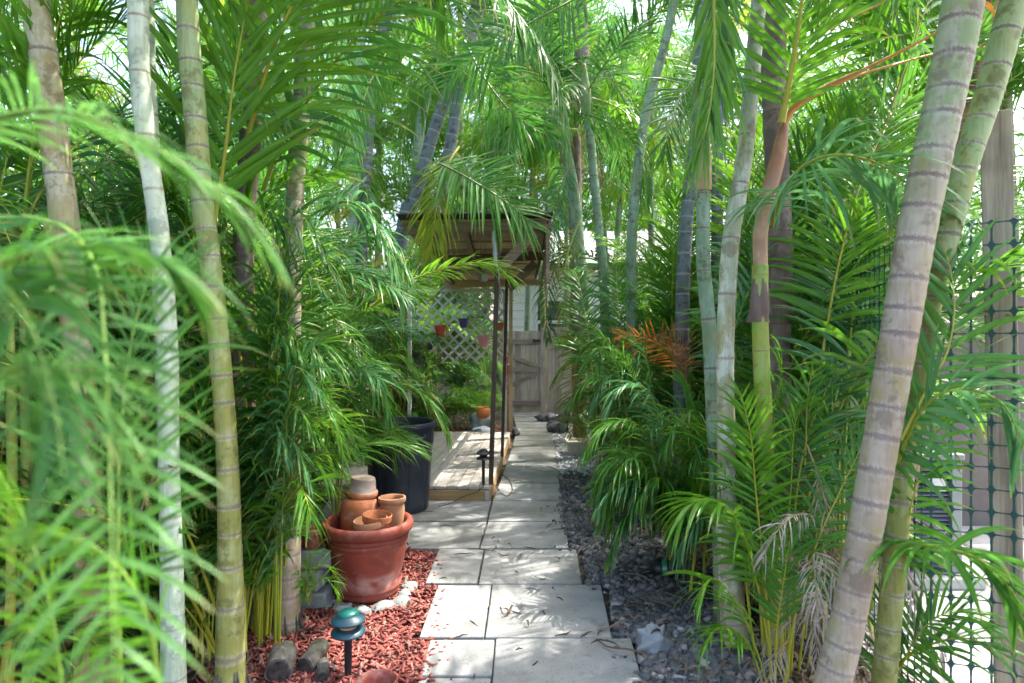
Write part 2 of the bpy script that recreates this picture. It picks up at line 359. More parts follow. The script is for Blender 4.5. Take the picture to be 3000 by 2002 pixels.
def fastmesh(name, P, quads, mats, rnd=None):
    me = bpy.data.meshes.new(name)
    me.vertices.add(len(P)); me.vertices.foreach_set('co', np.ascontiguousarray(P, np.float32).ravel())
    nq = len(quads); me.loops.add(nq*4); me.loops.foreach_set('vertex_index', np.ascontiguousarray(quads, np.int32).ravel())
    me.polygons.add(nq); me.polygons.foreach_set('loop_start', np.arange(nq, dtype=np.int32)*4)
    for m in mats: me.materials.append(m)
    me.update(calc_edges=True); me.validate()
    if rnd is not None:
        at = me.attributes.new('rnd', 'FLOAT', 'POINT'); at.data.foreach_set('value', np.ascontiguousarray(rnd, np.float32))
    o = bpy.data.objects.new(name, me); COL.objects.link(o); return o

# ------------------------------------------------------------------ fronds
def spline(pts, n):
    P = np.array([list(p) for p in pts], float)
    if len(P) == 2: return P[0]+(P[1]-P[0])*np.linspace(0, 1, n)[:, None]
    Q = np.vstack([2*P[0]-P[1], P, 2*P[-1]-P[-2]]); out = []
    for u in np.linspace(0, len(P)-1-1e-6, n):
        i = int(u); t = u-i; a, b, c, d = Q[i:i+4]
        out.append(.5*((2*b)+(-a+c)*t+(2*a-5*b+4*c-d)*t*t+(-a+3*b-3*c+d)*t**3))
    return np.array(out)
def nrm(v): return v/np.maximum(np.linalg.norm(v, axis=-1, keepdims=True), 1e-9)
def frond_mesh(name, rach, leaf, rmat, r0=.011, t0=.2, pairs=40, Lm=.42, wd=.024, phi=(68, 24), vee=22, droop=.9, side=(1, 0, 0), seed=0, sparse=0.0, K=6, curl=.15, sides=(1, -1)):
    rs = np.random.RandomState(seed)
    N = 30; P = spline(rach, N)
    seg = np.linalg.norm(np.diff(P, axis=0), axis=1); cum = np.concatenate([[0], np.cumsum(seg)]); tt = cum/cum[-1]
    T = nrm(np.gradient(P, axis=0)); sd = np.array(side, float)
    Sv = nrm(sd[None]-(T*sd).sum(1, keepdims=True)*T); Nv = np.cross(Sv, T)
    V = []; Fc = []; M = []; lv = []; lr = []; lu = []
    ns = 6                                                       # rachis tube
    rad = r0*(1-.86*tt**.9)
    for i in range(N):
        for j in range(ns):
            a = 2*math.pi*j/ns; V.append(P[i]+(Sv[i]*math.cos(a)+Nv[i]*math.sin(a)*.8)*rad[i])
    for i in range(N-1):
        for j in range(ns): Fc.append((i*ns+j, i*ns+(j+1) % ns, (i+1)*ns+(j+1) % ns, (i+1)*ns+j)); M.append(1)
    nb = N*ns; lv += [0]*nb; lr += [.5]*nb; lu += [1]*nb
    ts = []; sg = []
    for i in range(pairs):
        for s in sides:
            if rs.rand() < sparse: continue
            ts.append(min(.995, t0+(1-t0)*((i+rs.uniform(-.3, .3)+.5)/pairs))); sg.append(s)
    ts = np.array(ts); sg = np.array(sg, float)[:, None]; m = len(ts)
    ip = lambda A: np.stack([np.interp(ts, tt, A[:, k]) for k in range(3)], 1)
    p = ip(P); t = nrm(ip(T)); sv = nrm(ip(Sv)); nv = nrm(ip(Nv))
    q = ((ts-t0)/(1-t0))
    ph = np.radians(phi[0]+(phi[1]-phi[0])*q+rs.normal(0, 6, m))[:, None]; ve = np.radians(vee*(1-.5*q)+rs.normal(0, 10, m))[:, None]
    d = nrm(t*np.cos(ph)+(sv*sg*np.cos(ve)+nv*np.sin(ve))*np.sin(ph))
    L = Lm*(.55+.9*np.sin(np.pi*np.clip(.15+.75*q, 0, 1))**1.0)/1.45*(1+rs.normal(0, .08, m))*np.where(rs.rand(m) < .06, rs.uniform(.45, .8, m), 1)
    L *= np.where(q > .9, 1-(q-.9)*3.5, 1)
    p = p+sv*sg*np.interp(ts, tt, rad)[:, None]*.7
    wp = np.array([.45, .95, 1, .92, .68, .38, .04]) if K == 6 else np.interp(np.linspace(0, 1, K+1), [0, .15, .4, .7, 1], [.45, .95, 1, .7, .04])
    ww = wd*(.75+.5*rs.rand(m))*(1-.35*q)
    dr = droop*(.7+.6*rs.rand(m))*np.where(rs.rand(m) < .06, 2.6, 1); tw = rs.normal(0, curl, m)
    cur = p.copy(); rings = []
    for k in range(K+1):
        u = k/K
        w = nrm(t-(t*d).sum(1, keepdims=True)*d); nn = np.cross(d, w)*sg
        w = nrm(w*np.cos(tw*u*3)[:, None]+nn*np.sin(tw*u*3)[:, None]); nn = np.cross(d, w)*sg
        hw = (ww*wp[k]/2)[:, None]
        rings.append(np.stack([cur-w*hw-nn*hw*.35, cur, cur+w*hw-nn*hw*.35], 1))
        d = nrm(d+np.array([0, 0, -1.])*(dr*(.15+u)*1.25/K)[:, None]*1.0)
        cur = cur+d*(L/K)[:, None]
    Rg = np.stack(rings, 1)                                       # m,K+1,3,3
    base = len(V); V = np.vstack([np.array(V), Rg.reshape(-1, 3)])
    kk = np.arange(K); ff = []
    st = (np.arange(m)*(K+1)*3)[:, None, None]+(kk*3)[None, :, None]+base
    for c in (0, 1): ff.append(np.stack([st[..., 0]+c, st[..., 0]+c+1, st[..., 0]+c+4, st[..., 0]+c+3], -1).reshape(-1, 4))
    ff = np.vstack(ff); quads = np.vstack([np.array(Fc), ff])
    me = bpy.data.meshes.new(name)
    me.vertices.add(len(V)); me.vertices.foreach_set('co', V.astype(np.float32).ravel())
    nq = len(quads); me.loops.add(nq*4); me.loops.foreach_set('vertex_index', quads.astype(np.int32).ravel())
    me.polygons.add(nq); me.polygons.foreach_set('loop_start', np.arange(nq, dtype=np.int32)*4)
    me.materials.append(leaf); me.materials.append(rmat)
    mi = np.concatenate([np.ones(len(Fc), np.int32), np.zeros(len(ff), np.int32)]); me.polygons.foreach_set('material_index', mi)
    me.polygons.foreach_set('use_smooth', np.ones(nq, bool))
    LV = np.concatenate([lv, np.tile(np.repeat(np.linspace(0, 1, K+1), 3), m)]); LR = np.concatenate([lr, np.repeat(rs.rand(m), (K+1)*3)])
    LU = np.concatenate([lu, np.tile([1., 0., 1.], m*(K+1))])
    for nme, ar in (('lv', LV), ('lr', LR), ('lu', LU)):
        at = me.attributes.new(nme, 'FLOAT', 'POINT'); at.data.foreach_set('value', ar.astype(np.float32))
    me.update(calc_edges=True); me.validate()
    return me
def arc(L, tilt, bend, p=1.5, lean=0.0, n=9):
    pts = [(0, 0, 0)]; x = y = z = 0
    for i in range(n):
        u = (i+.5)/n; a = R(tilt+bend*u**p); y += math.sin(a)*L/n; z += math.cos(a)*L/n; x += lean*L/n*u
        pts.append((x, y, z))
    return pts
VAR = {}
def variants():
    spec = [ # kind, L, tilt, bend, p, t0, pairs, Lm, droop, vee
     ('crown', 1.9, 30, 80, 1.4, .16, 44, .50, 1.0, 20), ('crown', 2.1, 18, 105, 1.5, .16, 48, .52, 1.3, 15), ('crown', 1.7, 52, 80, 1.3, .14, 42, .46, 1.2, 15),
     ('crown', 2.0, 40, 95, 1.6, .15, 46, .50, .9, 26), ('hang', 1.9, 72, 85, 1.0, .14, 44, .48, 1.8, 5), ('hang', 1.7, 85, 80, .8, .14, 40, .44, 2.2, 0),
     ('up', 1.8, 8, 45, 1.6, .2, 44, .46, .5, 32),
     ('basal', 2.4, 5, 85, 2.2, .42, 40, .42, 1.0, 22), ('basal', 2.0, 10, 105, 2.0, .38, 38, .40, 1.2, 18), ('basal', 1.5, 16, 95, 1.7, .34, 34, .36, 1.0, 22),
     ('basal', 2.8, 3, 70, 2.3, .45, 42, .44, .9, 25), ('low', 1.1, 22, 100, 1.4, .28, 30, .30, 1.1, 20), ('low', .85, 30, 85, 1.3, .25, 26, .25, 1.0, 24),
     ('fine', 1.3, 20, 110, 1.6, .2, 48, .34, 1.3, 18)]
    for i, (kind, L, ti, be, p, t0, pr, Lm, dr, ve) in enumerate(spec):
        for j, c in enumerate(('mid', 'deep', 'bright', 'blue', 'yellow')):
            wd = .014 if kind == 'fine' else (.026 if kind in ('crown', 'hang', 'up') else .023)
            me = frond_mesh('frond_'+kind, arc(L, ti, be, p, random.uniform(-.25, .25)), LEAF[c], RACH['y' if kind in ('basal', 'low') and j in (0, 2, 4) else ('d' if c == 'deep' else 'g')], r0=.010 if kind != 'low' else .006,
                            t0=t0, pairs=pr, Lm=Lm, wd=wd, vee=ve, droop=dr, seed=i*10+j, sparse=.08)
            VAR.setdefault((kind, c), []).append(me)
    for j in range(2):
        VAR.setdefault(('dead', 'dry'), []).append(frond_mesh('frond_dry', arc(1.4, 150, 25, 1, .1), LEAF['dry'], RACH['b'], t0=.2, pairs=26, Lm=.35, wd=.014, phi=(40, 15), vee=-10, droop=2.2, seed=70+j, sparse=.15, curl=.6))
        VAR.setdefault(('dead', 'grey'), []).append(frond_mesh('frond_withered', arc(1.0, 60, 110, 1, .1), LEAF['grey'], RACH['b'], t0=.2, pairs=22, Lm=.3, wd=.012, phi=(45, 15), vee=-10, droop=1.9, seed=80+j, sparse=.2, curl=.9))
variants()
SAMP = {}
def samp(me):
    if me.name not in SAMP:
        a = np.empty(len(me.vertices)*3, np.float32); me.vertices.foreach_get('co', a); SAMP[me.name] = a.reshape(-1, 3)[::17]
    return SAMP[me.name]
# what the photograph shows unobstructed: (x0,y0,x1,y1,nearer than, share of the frond allowed in)
ZONES = [(1310, 630, 1620, 730, 5.3, .02), (1275, 700, 1600, 1470, 8.0, .02), (1500, 900, 1600, 1240, 12, .02), (1490, 660, 1625, 1000, 10, .10), (1290, 1440, 1690, 2002, 6, .006), (1000, 1390, 1285, 1850, 4.9, .02), (900, 1780, 1250, 2002, 3.4, .012),
         (1690, 1640, 2040, 2002, 4.2, .02), (1600, 1250, 1730, 1560, 7.2, .12), (2620, 1050, 2960, 1750, 2.9, .10), (880, 1570, 985, 1760, 3.4, .10), (2870, 300, 2990, 1900, 2.0, .05), (2480, 1750, 2800, 2002, 3.2, .05), (2620, 0, 3000, 400, 2.4, .05)]
TRUNKS = []      # (polyline px, Y, half width) kept mostly clear
def allowed(me, M, tol=1.0):
    p = samp(me) @ np.array(M.to_3x3()).T + np.array(M.translation)
    y = p[:, 1]
    front = y > .05
    if not front.any(): return True
    px = CX+F*p[:, 0]/np.where(front, y, 1); py = CY-F*(p[:, 2]-H)/np.where(front, y, 1)
    inn = front & (px > -50) & (px < 3050) & (py > -50) & (py < 2050)
    if (inn & (y < 1.25)).mean() > .004: return False
    n = len(y)
    for x0, y0, x1, y1, dm, al in ZONES:
        if (front & (px > x0) & (px < x1) & (py > y0) & (py < y1) & (y < dm)).sum()/n > al*tol: return False
    tot = 0
    for (k0, k1), tp, ty, hw, al in TRUNKS:
        cx = np.interp(py, tp[:, 1], tp[:, 0])
        if (front & (abs(px-cx) < hw) & (py > k0) & (py < k1) & (y < ty-.02)).sum()/n > al*tol: return False
    return True
def add_frond(root, me, loc, rz, tilt=0, sc=1.0, check=True, name='frond', tol=1.0, roll=0):
    M = Matrix.Translation(loc) @ Matrix.Rotation(rz, 4, 'Z') @ Matrix.Rotation(tilt, 4, 'X') @ Matrix.Rotation(roll, 4, 'Y') @ Matrix.Scale(sc, 4)
    if check and not allowed(me, M, tol): return None
    o = bpy.data.objects.new(name, me); COL.objects.link(o); o.parent = root
    o.matrix_local = Matrix.Translation(-root.location) @ M
    return o
def pick(kind, w): return random.choice(VAR[(kind, random.choices(list(w), list(w.values()))[0])])
def crown(root, top, n, kinds, w, sc=(.8, 1.1), tries=9, tol=1.0, yaw=None):
    k = 0
    for i in range(n):
        for _ in range(tries):
            a = (i/n*6.283+random.uniform(-.5, .5)) if yaw is None else R(random.uniform(*yaw))
            if add_frond(root, pick(random.choice(kinds), w), Vector(top)-Vector((0, 0, random.uniform(0, .25))), a, random.uniform(-.15, .1), random.uniform(*sc), tol=tol): k += 1; break
    return k
def trunk_part(root, name, pts, rad, mat, node=.12, n=18, seed=0, bulge=.05, res=None, node0=None):
    """ringed stem through world points; rad = list of radii"""
    rs = random.Random(seed)
    L = sum((Vector(pts[i+1])-Vector(pts[i])).length for i in range(len(pts)-1))
    res = res or max(24, int(L/.022)); res = min(res, 190)
    P = spline(pts, res); rr = np.interp(np.linspace(0, 1, res), np.linspace(0, 1, len(rad)), rad)
    cum = np.concatenate([[0], np.cumsum(np.linalg.norm(np.diff(P, axis=0), axis=1))])
    nodes = [0]; 
    while nodes[-1] < cum[-1]+.3: nodes.append(nodes[-1]+(node0 + (node-node0)*min(1, nodes[-1]/1.2) if node0 else node)*rs.uniform(.75, 1.25))
    vv = np.interp(cum, nodes, np.arange(len(nodes)))
    fr = vv-np.floor(vv); dd = np.minimum(fr, 1-fr); wob = 1+bulge*np.exp(-(dd/.09)**2)-.02*np.cos(fr*6.283)
    rt = np.array(root.location) if root is not None else 0
    me = bpy.data.meshes.new(name); V = []; u = None
    for i in range(res):
        d = P[min(i+1, res-1)]-P[max(i-1, 0)]; d /= np.linalg.norm(d)
        if u is None: u = np.cross(d, [0, 1., 0]); 
        u = u-d*u.dot(d); u /= np.linalg.norm(u); w = np.cross(d, u)
        for j in range(n):
            a = 2*math.pi*j/n; V.append(P[i]-rt+(u*math.cos(a)+w*math.sin(a))*rr[i]*wob[i]*(1+.015*math.sin(3*a+i*.2)))
    fs = [(i*n+j, i*n+(j+1) % n, (i+1)*n+(j+1) % n, (i+1)*n+j) for i in range(res-1) for j in range(n)]
    fs.append(tuple(range((res-1)*n, res*n)))
    me.from_pydata(V, [], fs); me.materials.append(mat)
    uvl = me.uv_layers.new(name='UVMap'); vi = np.empty(len(me.loops), np.int32); me.loops.foreach_get('vertex_index', vi)
    uv = np.stack([(vi % n)/n, vv[vi//n]], 1); uvl.data.foreach_set('uv', uv.astype(np.float32).ravel())
    at = me.attributes.new('h', 'FLOAT', 'POINT'); at.data.foreach_set('value', np.repeat(cum/cum[-1], n).astype(np.float32))
    me.polygons.foreach_set('use_smooth', [True]*len(fs)); me.update()
    o = bpy.data.objects.new(name, me); COL.objects.link(o); o.parent = root; return o

# ------------------------------------------------------------------ camera, sky, sun
cam = bpy.data.cameras.new('camera'); camo = bpy.data.objects.new('camera', cam); COL.objects.link(camo); S.camera = camo
camo.location = (0, 0, H); camo.rotation_euler = (R(90), 0, 0); cam.sensor_width = 36; cam.lens = F/3000*36
cam.clip_start = .02; cam.clip_end = 2000
cam.dof.use_dof = True; cam.dof.focus_distance = 3.5; cam.dof.aperture_fstop = 2.5
SUN_AZ, SUN_EL = 65, 62                           # azimuth clockwise from +Y
wd_ = bpy.data.worlds.new('World'); S.world = wd_; wd_.use_nodes = True
wn = wd_.node_tree; bg = wn.nodes['Background']; sky = wn.nodes.new('ShaderNodeTexSky'); sky.sky_type = 'NISHITA'; sky.sun_disc = False
sky.sun_elevation = R(SUN_EL); sky.sun_rotation = R(SUN_AZ); sky.air_density = 1.0; sky.dust_density = 5.0; sky.ozone_density = .6
wn.links.new(sky.outputs[0], bg.inputs[0]); bg.inputs[1].default_value = .15
sl = bpy.data.lights.new('sun', 'SUN'); sl.energy = 2.4; sl.angle = R(.5); sl.color = (1, .95, .86)
so = bpy.data.objects.new('sun', sl); COL.objects.link(so)
sd = Vector((math.sin(R(SUN_AZ))*math.cos(R(SUN_EL)), math.cos(R(SUN_AZ))*math.cos(R(SUN_EL)), math.sin(R(SUN_EL))))
so.rotation_euler = sd.to_track_quat('Z', 'Y').to_euler(); so.location = (0, 0, 20)
S.view_settings.view_transform = 'Standard'; S.view_settings.look = 'None'; S.view_settings.exposure = 2.55; S.view_settings.gamma = 1
S.cycles.max_bounces = 6; S.cycles.diffuse_bounces = 4; S.cycles.glossy_bounces = 2; S.cycles.transmission_bounces = 6; S.cycles.transparent_max_bounces = 4
S.cycles.use_denoising = True; S.cycles.sample_clamp_indirect = 6; S.cycles.caustics_reflective = False; S.cycles.caustics_refractive = False
S.cycles.use_adaptive_sampling = True; S.cycles.adaptive_threshold = .02

# ------------------------------------------------------------------ ground, path, beds
MB().add([(-400, -60, GZ), (400, -60, GZ), (400, 600, GZ), (-400, 600, GZ)], [(0, 1, 2, 3)]).build('ground', SOIL)['kind'] = 'structure'
def quadslab(mb, q, top=0.0, th=.045):
    pts = [G(*p) for p in q]; c = sum(pts, Vector())/4; dz = random.uniform(-.003, .003)
    pts = [c+(p-c)*.9985 for p in pts]
    pts = [p-(p-c).normalized()*.002 for p in pts]
    vs = [Vector((p.x, p.y, top-th)) for p in pts]+[Vector((p.x, p.y, top+dz+random.uniform(-.0015, .0015))) for p in pts]
    mb.add(vs, [(3, 2, 1, 0), (4, 5, 6, 7), (0, 1, 5, 4), (1, 2, 6, 5), (2, 3, 7, 6), (3, 0, 4, 7)])
mb = MB()
Q = [((1438, 2012), (1886, 2012), (1925, 2190), (1430, 2190)), ((1216, 2012), (1436, 2012), (1428, 2190), (1170, 2190)),     # front row, mostly under the frame
     ((1452, 1871), (1850, 1871), (1886, 2008), (1440, 2008)), ((1260, 1875), (1450, 1875), (1442, 1980), (1228, 1980)), ((1227, 1983), (1441, 1983), (1437, 2010), (1217, 2010)),
     ((1442, 1712), (1762, 1712), (1794, 1868), (1420, 1868)), ((1283, 1712), (1440, 1712), (1431, 1780), (1258, 1780)), ((1257, 1783), (1430, 1783), (1418, 1868), (1227, 1868)),
     ((1421, 1608), (1689, 1608), (1707, 1709), (1401, 1709)), ((1286, 1608), (1418, 1608), (1398, 1709), (1245, 1709)),
     ((1429, 1528), (1656, 1528), (1667, 1605), (1406, 1605)), ((1180, 1528), (1426, 1528), (1403, 1605), (1150, 1605)),
     ((1443, 1467), (1648, 1467), (1656, 1526), (1429, 1526)), ((1204, 1467), (1440, 1467), (1426, 1526), (1181, 1526)), ((960, 1467), (1201, 1467), (1178, 1526), (925, 1526))]
prev = [(1443, 1467), (1648, 1467)]
ys = [1416, 1381, 1352, 1328, 1308, 1291, 1277, 1265, 1254, 1244, 1236, 1228, 1221, 1215, 1209.5]
for y in ys:
    f = (1466-y)/(1466-1209.)
    L = (np.interp(y, [1209, 1256, 1307, 1338, 1466], [1500, 1513, 1502, 1491, 1446]), y); Rr = (np.interp(y, [1209, 1236, 1256, 1338, 1420, 1466], [1594, 1606, 1617, 1630, 1639, 1648]), y)
    Q.append((L, Rr, (prev[1][0], prev[1][1]-1), (prev[0][0], prev[0][1]-1))); prev = [L, Rr]
for q in Q: quadslab(mb, (q[3], q[2], q[1], q[0]))
mb.build('path', SLAB, bevel=.006)['kind'] = 'structure'
def sheet(name, pts, z, mat): 
    o = MB().add([(p[0], p[1], z) for p in pts], [tuple(range(len(pts)))]).build(name, mat); o['kind'] = 'structure'; return o
pathr = lambda Y: np.interp(Y, [2.2, 2.77, 3.4, 3.98, 4.57, 5.2, 7.2, 9.5, 11.6], [.47, .53, .49, .40, .39, .42, .51, .60, .60])
ysr = np.linspace(2.05, 8.2, 30)
def inpoly(x, y, poly):
    c = False; j = len(poly)-1
    for i in range(len(poly)):
        if (poly[i][1] > y) != (poly[j][1] > y) and x < (poly[j][0]-poly[i][0])*(y-poly[i][1])/(poly[j][1]-poly[i][1])+poly[i][0]: c = not c
        j = i
    return c
def scatter(n, poly, bias=1.5):
    y0, y1 = min(p[1] for p in poly), max(p[1] for p in poly); x0, x1 = min(p[0] for p in poly), max(p[0] for p in poly); out = []
    while len(out) < n:
        a = random.random(); y = (y0**(1-bias)+a*(y1**(1-bias)-y0**(1-bias)))**(1/(1-bias)); x = random.uniform(x0, x1)
        if inpoly(x, y, poly): out.append((x, y))
    return out
gp = [(.44, 2.0), (.52, 2.42), (.56, 2.78), (.47, 2.8), (.54, 3.38), (.41, 3.42), (.46, 3.96), (.385, 4.0), (.36, 4.6), (.40, 5.2), (.46, 6.2), (.62, 6.35), (1.6, 6.2), (1.55, 4.0), (1.15, 3.2), (1.05, 2.6), (1.0, 2.0)]
sheet('gravel_bed', gp, GZ+.006, BED)
chips('gravel', GRAV, scatter(19000, gp, 2.1), (GZ+.008, -.002), (.013, .052), .55, 'dark slate gravel covering the bed along the right side of the path', 'gravel')
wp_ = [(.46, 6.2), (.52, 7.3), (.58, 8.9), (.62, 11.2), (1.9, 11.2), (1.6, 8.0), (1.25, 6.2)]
sheet('pale_gravel_bed', wp_, GZ+.010, stone_mat('sun-painted gravel bed', (.3, .3, .31), (.55, .55, .56), 40, rnd=0, bstr=1, bdist=.02))  # bed coloured pale too, standing for sun on the gravel
chips('pale_gravel', SUNGRAV, scatter(5000, wp_, 1.6), (GZ+.012, -.008), (.02, .045), .55, 'pale sun-painted gravel around the stone trough near the gate', 'gravel')
mp = [(-.30, 2.05), (-.34, 2.38), (-.30, 2.75), (-.44, 2.80), (-.36, 3.08), (-.40, 3.40), (-.44, 3.97), (-.9, 4.0), (-1.3, 3.7), (-1.25, 2.9), (-1.15, 2.05)]
sheet('mulch_bed', mp, GZ+.006, MBED)
chips('mulch', MULCH, scatter(9500, mp, 2.0), (GZ+.008, -.004), (.022, .075), .1, 'red shredded bark mulch spread around the big terracotta planter', 'mulch', elong=1.01, tilt=.35)
mp2 = [(-2.2, 8.5), (-.10, 8.5), (-.02, 9.6), (-2.2, 9.8)]
chips('mulch', MULCH, scatter(1800, mp2, 1.2), (GZ+.004, .01), (.03, .08), .1, 'far strip of red mulch behind the wooden deck', 'mulch', elong=1.01, tilt=.35)
sheet('pavement', [(1.35, 1.5), (1.25, 3.0), (1.62, 3.6), (1.75, 5.6), (8, 5.6), (8, 1.5)], GZ+.008, PAVE)
mbl = MB()          # fallen leaflets round the palm feet
def litter(n, area, z=GZ+.012, ln=(.06, .28)):
    for x, y in scatter(n, area, 1.8):
        L = random.uniform(*ln); a = random.uniform(0, 6.28); c = random.uniform(-1.6, 1.6); pts = []; px_, py_ = x, y
        w = random.uniform(.003, .008); zz = z+random.uniform(0, .03); V = []
        for i in range(6):
            ww = w*(1-.8*abs(i/5-.4)); V += [(px_-math.sin(a)*ww, py_+math.cos(a)*ww, zz+.012*math.sin(i*1.1)), (px_+math.sin(a)*ww, py_-math.cos(a)*ww, zz+.004+.012*math.sin(i*1.1))]
            px_ += math.cos(a)*L/5; py_ += math.sin(a)*L/5; a += c/5
        mbl.add(V, [(2*i, 2*i+1, 2*i+3, 2*i+2) for i in range(5)])
litter(900, [(-2.6, 1.8), (-.95, 1.9), (-1.05, 3.0), (-1.4, 4.2), (-2.9, 5)]); litter(1500, [(.9, 1.9), (1.45, 1.9), (1.6, 3), (1.5, 4.5), (.85, 4.5), (.88, 3)]); litter(160, gp, -.006)
litter(60, mp, -.004, (.02, .08)); litter(12, [(-.25, 2.45), (.5, 2.45), (.36, 5), (-.1, 5)], .001, (.02, .11))
tag(mbl.build('leaf_litter', LITT), 'dry curled leaflets littering the soil under the palms', 'leaf litter', kind='stuff')
chips('mulch', MULCH, [(G(random.triangular(1215, 1330, 1235), y)).xy[:] for y in [random.uniform(1640, 2000) for _ in range(70)]], (.001, .004), (.012, .035), .1, 'few loose red bark chips kicked onto the left edge of the path slabs', 'mulch', elong=1.01, tilt=.1)
chips('gravel', GRAV, [(pathr(Y)-abs(random.gauss(0, .05)), Y) for Y in [random.uniform(2.3, 5.5) for _ in range(60)]], (.003, .006), (.010, .022), .55, 'few stray gravel bits on the right edge of the path slabs', 'gravel')
mbt = MB()          # twigs on the slabs
TW = [(1330, 1625, 60, .3), (1370, 1609, 90, .1), (1440, 1616, 50, .9), (1290, 1540, 40, .2), (1400, 1545, 35, 1.2), (1340, 1455, 60, .6), (1440, 1580, 30, 1.0), (1520, 1680, 25, 2.2), (1490, 1630, 40, 2.7), (1620, 1552, 70, .2), (1600, 1545, 40, .8),
      (1570, 1608, 40, 2.9), (1430, 1780, 30, 1.1), (1400, 1835, 40, 2.2), (1330, 1870, 45, .8), (1625, 1862, 60, .1), (1700, 1868, 55, .9), (1750, 1860, 45, 1.3), (1810, 1890, 70, 2.3), (1730, 1885, 60, .7), (1600, 1800, 30, 2.3), (1530, 1800, 40, 2.7), (1460, 1590, 20, 1.5), (1310, 1695, 25, 2.9), (1240, 1500, 30, .1), (1510, 1905, 25, .4), (1390, 1990, 25, 2.0), (1560, 1950, 30, .6), (1650, 1760, 30, 2.0), (1580, 1700, 26, .5)]
for x, y, l, a in TW:
    p = G(x, y, .004); s_ = l/F*p.y; a += random.uniform(-.2, .2); c = random.uniform(-1.2, 1.2); pts = [p.copy()]; q = p.copy()
    for i in range(5): q = q+Vector((math.cos(a), math.sin(a)*1.2, 0))*s_/5; a += c/5; pts.append(Vector((q.x, q.y, .003+random.uniform(0, .006))))
    mbt.tube(pts, [.0015, .0028, .0032, .003, .002, .001], 5)
tag(mbt.build('twig_litter', TWIG), 'dark twigs and leaf bits scattered over the pale path slabs', 'twigs', kind='stuff')
#PART2
# ------------------------------------------------------------------ built things
def pot(name, loc, prof, mat, label, cat='flower pot', group=None, n=40, rot=None, inner=None, rim=None):
    r = MB().lathe(prof, n).build(name, mat, loc=loc, smooth=True, rot=rot)
    shade_auto(r, 50); tag(r, label, cat, group)
    return r
# big planter
PLX, PLY = -.759, 3.29
pl = empty('terracotta_planter', (PLX, PLY, 0), 'large red glazed terracotta planter piled with smaller clay pots', 'planter')
prof = [(.150, 0), (.158, .004), (.163, .022), (.161, .034), (.166, .040), (.168, .050), (.164, .056), (.176, .11), (.192, .19), (.205, .262), (.2055, .27), (.211, .277), (.211, .287), (.207, .293), (.213, .300), (.213, .312),
        (.209, .318), (.222, .325), (.233, .335), (.238, .350), (.237, .366), (.230, .379), (.218, .385), (.206, .381), (.200, .370), (.195, .33), (.175, .20)]
o = MB().lathe(prof, 72).build('body', PLANT, pl, smooth=True); shade_auto(o, 50)
MB().lathe([(.0, .215), (.09, .22), (.178, .212)], 40, capb=False).build('potting_soil', SOIL, pl)
pot('clay_pot', (-.822, 3.365, .222), [(.070, 0), (.086, .03), (.098, .07), (.103, .12), (.103, .17), (.098, .215), (.088, .243), (.070, .256), (.03, .258), (.0, .258)], CLAY, 'large round terracotta pot upside down at the left inside the planter')
pot('clay_pot', (-.648, 3.372, .216), [(.044, 0), (.05, .03), (.060, .10), (.066, .16), (.068, .20), (.065, .225), (.066, .232), (.073, .238), (.075, .25), (.073, .262), (.066, .264), (.060, .258), (.056, .22), (.05, .12), (0, .11)], CLAYP, 'upright brown clay pot with a thick rim at the right inside the planter')
pot('clay_pot', (-.705, 3.195, .216), [(.05, 0), (.064, .08), (.076, .15), (.078, .165), (.087, .17), (.088, .195), (.083, .2), (.079, .195), (.072, .15), (.06, .03), (0, .025)], CLAYP, 'pale terracotta pot holding another pot at the front of the planter', rot=(R(4), R(-5), 0))
pot('clay_pot', (-.700, 3.196, .252), [(.045, 0), (.056, .07), (.066, .14), (.067, .15), (.0745, .152), (.0755, .182), (.072, .185), (.068, .18), (.058, .07), (0, .05)], CLAY, 'smaller orange terracotta pot nested inside the pale pot', rot=(R(2), R(4), 0))
pot('clay_pot', (-.815, 3.385, .484), [(.080, .0), (.084, .004), (.084, .026), (.078, .030), (.074, .034), (.066, .085), (.062, .098), (.02, .1), (0, .1)], CLAYW, 'lime stained white pot turned over on top of the round pot', rot=(R(3), R(7), 0))
o = MB().lathe([(.0795, .0), (.0855, .003), (.0855, .027), (.079, .031)], 40, capb=False).build('rim', CLAY, bpy.data.objects['clay_pot.004'], smooth=True); o['label'] = 'orange terracotta rim'
pot('clay_pot', (-.49, 2.27, GZ+.01), [(.05, 0), (.06, .05), (.065, .085), (.073, .088), (.075, .112), (.070, .116), (.064, .110), (.055, .06), (0, .04)], PLANT, 'dark red clay pot cut off by the bottom edge beside the front path light')
pot('clay_bowl', (-1.03, 3.22, .262), [(.05, 0), (.06, .03), (.064, .07), (.07, .074), (.071, .095), (.066, .097), (.06, .09), (.05, .03), (0, .02)], PLANT, 'small dark terracotta bowl on top of the grey block stack')
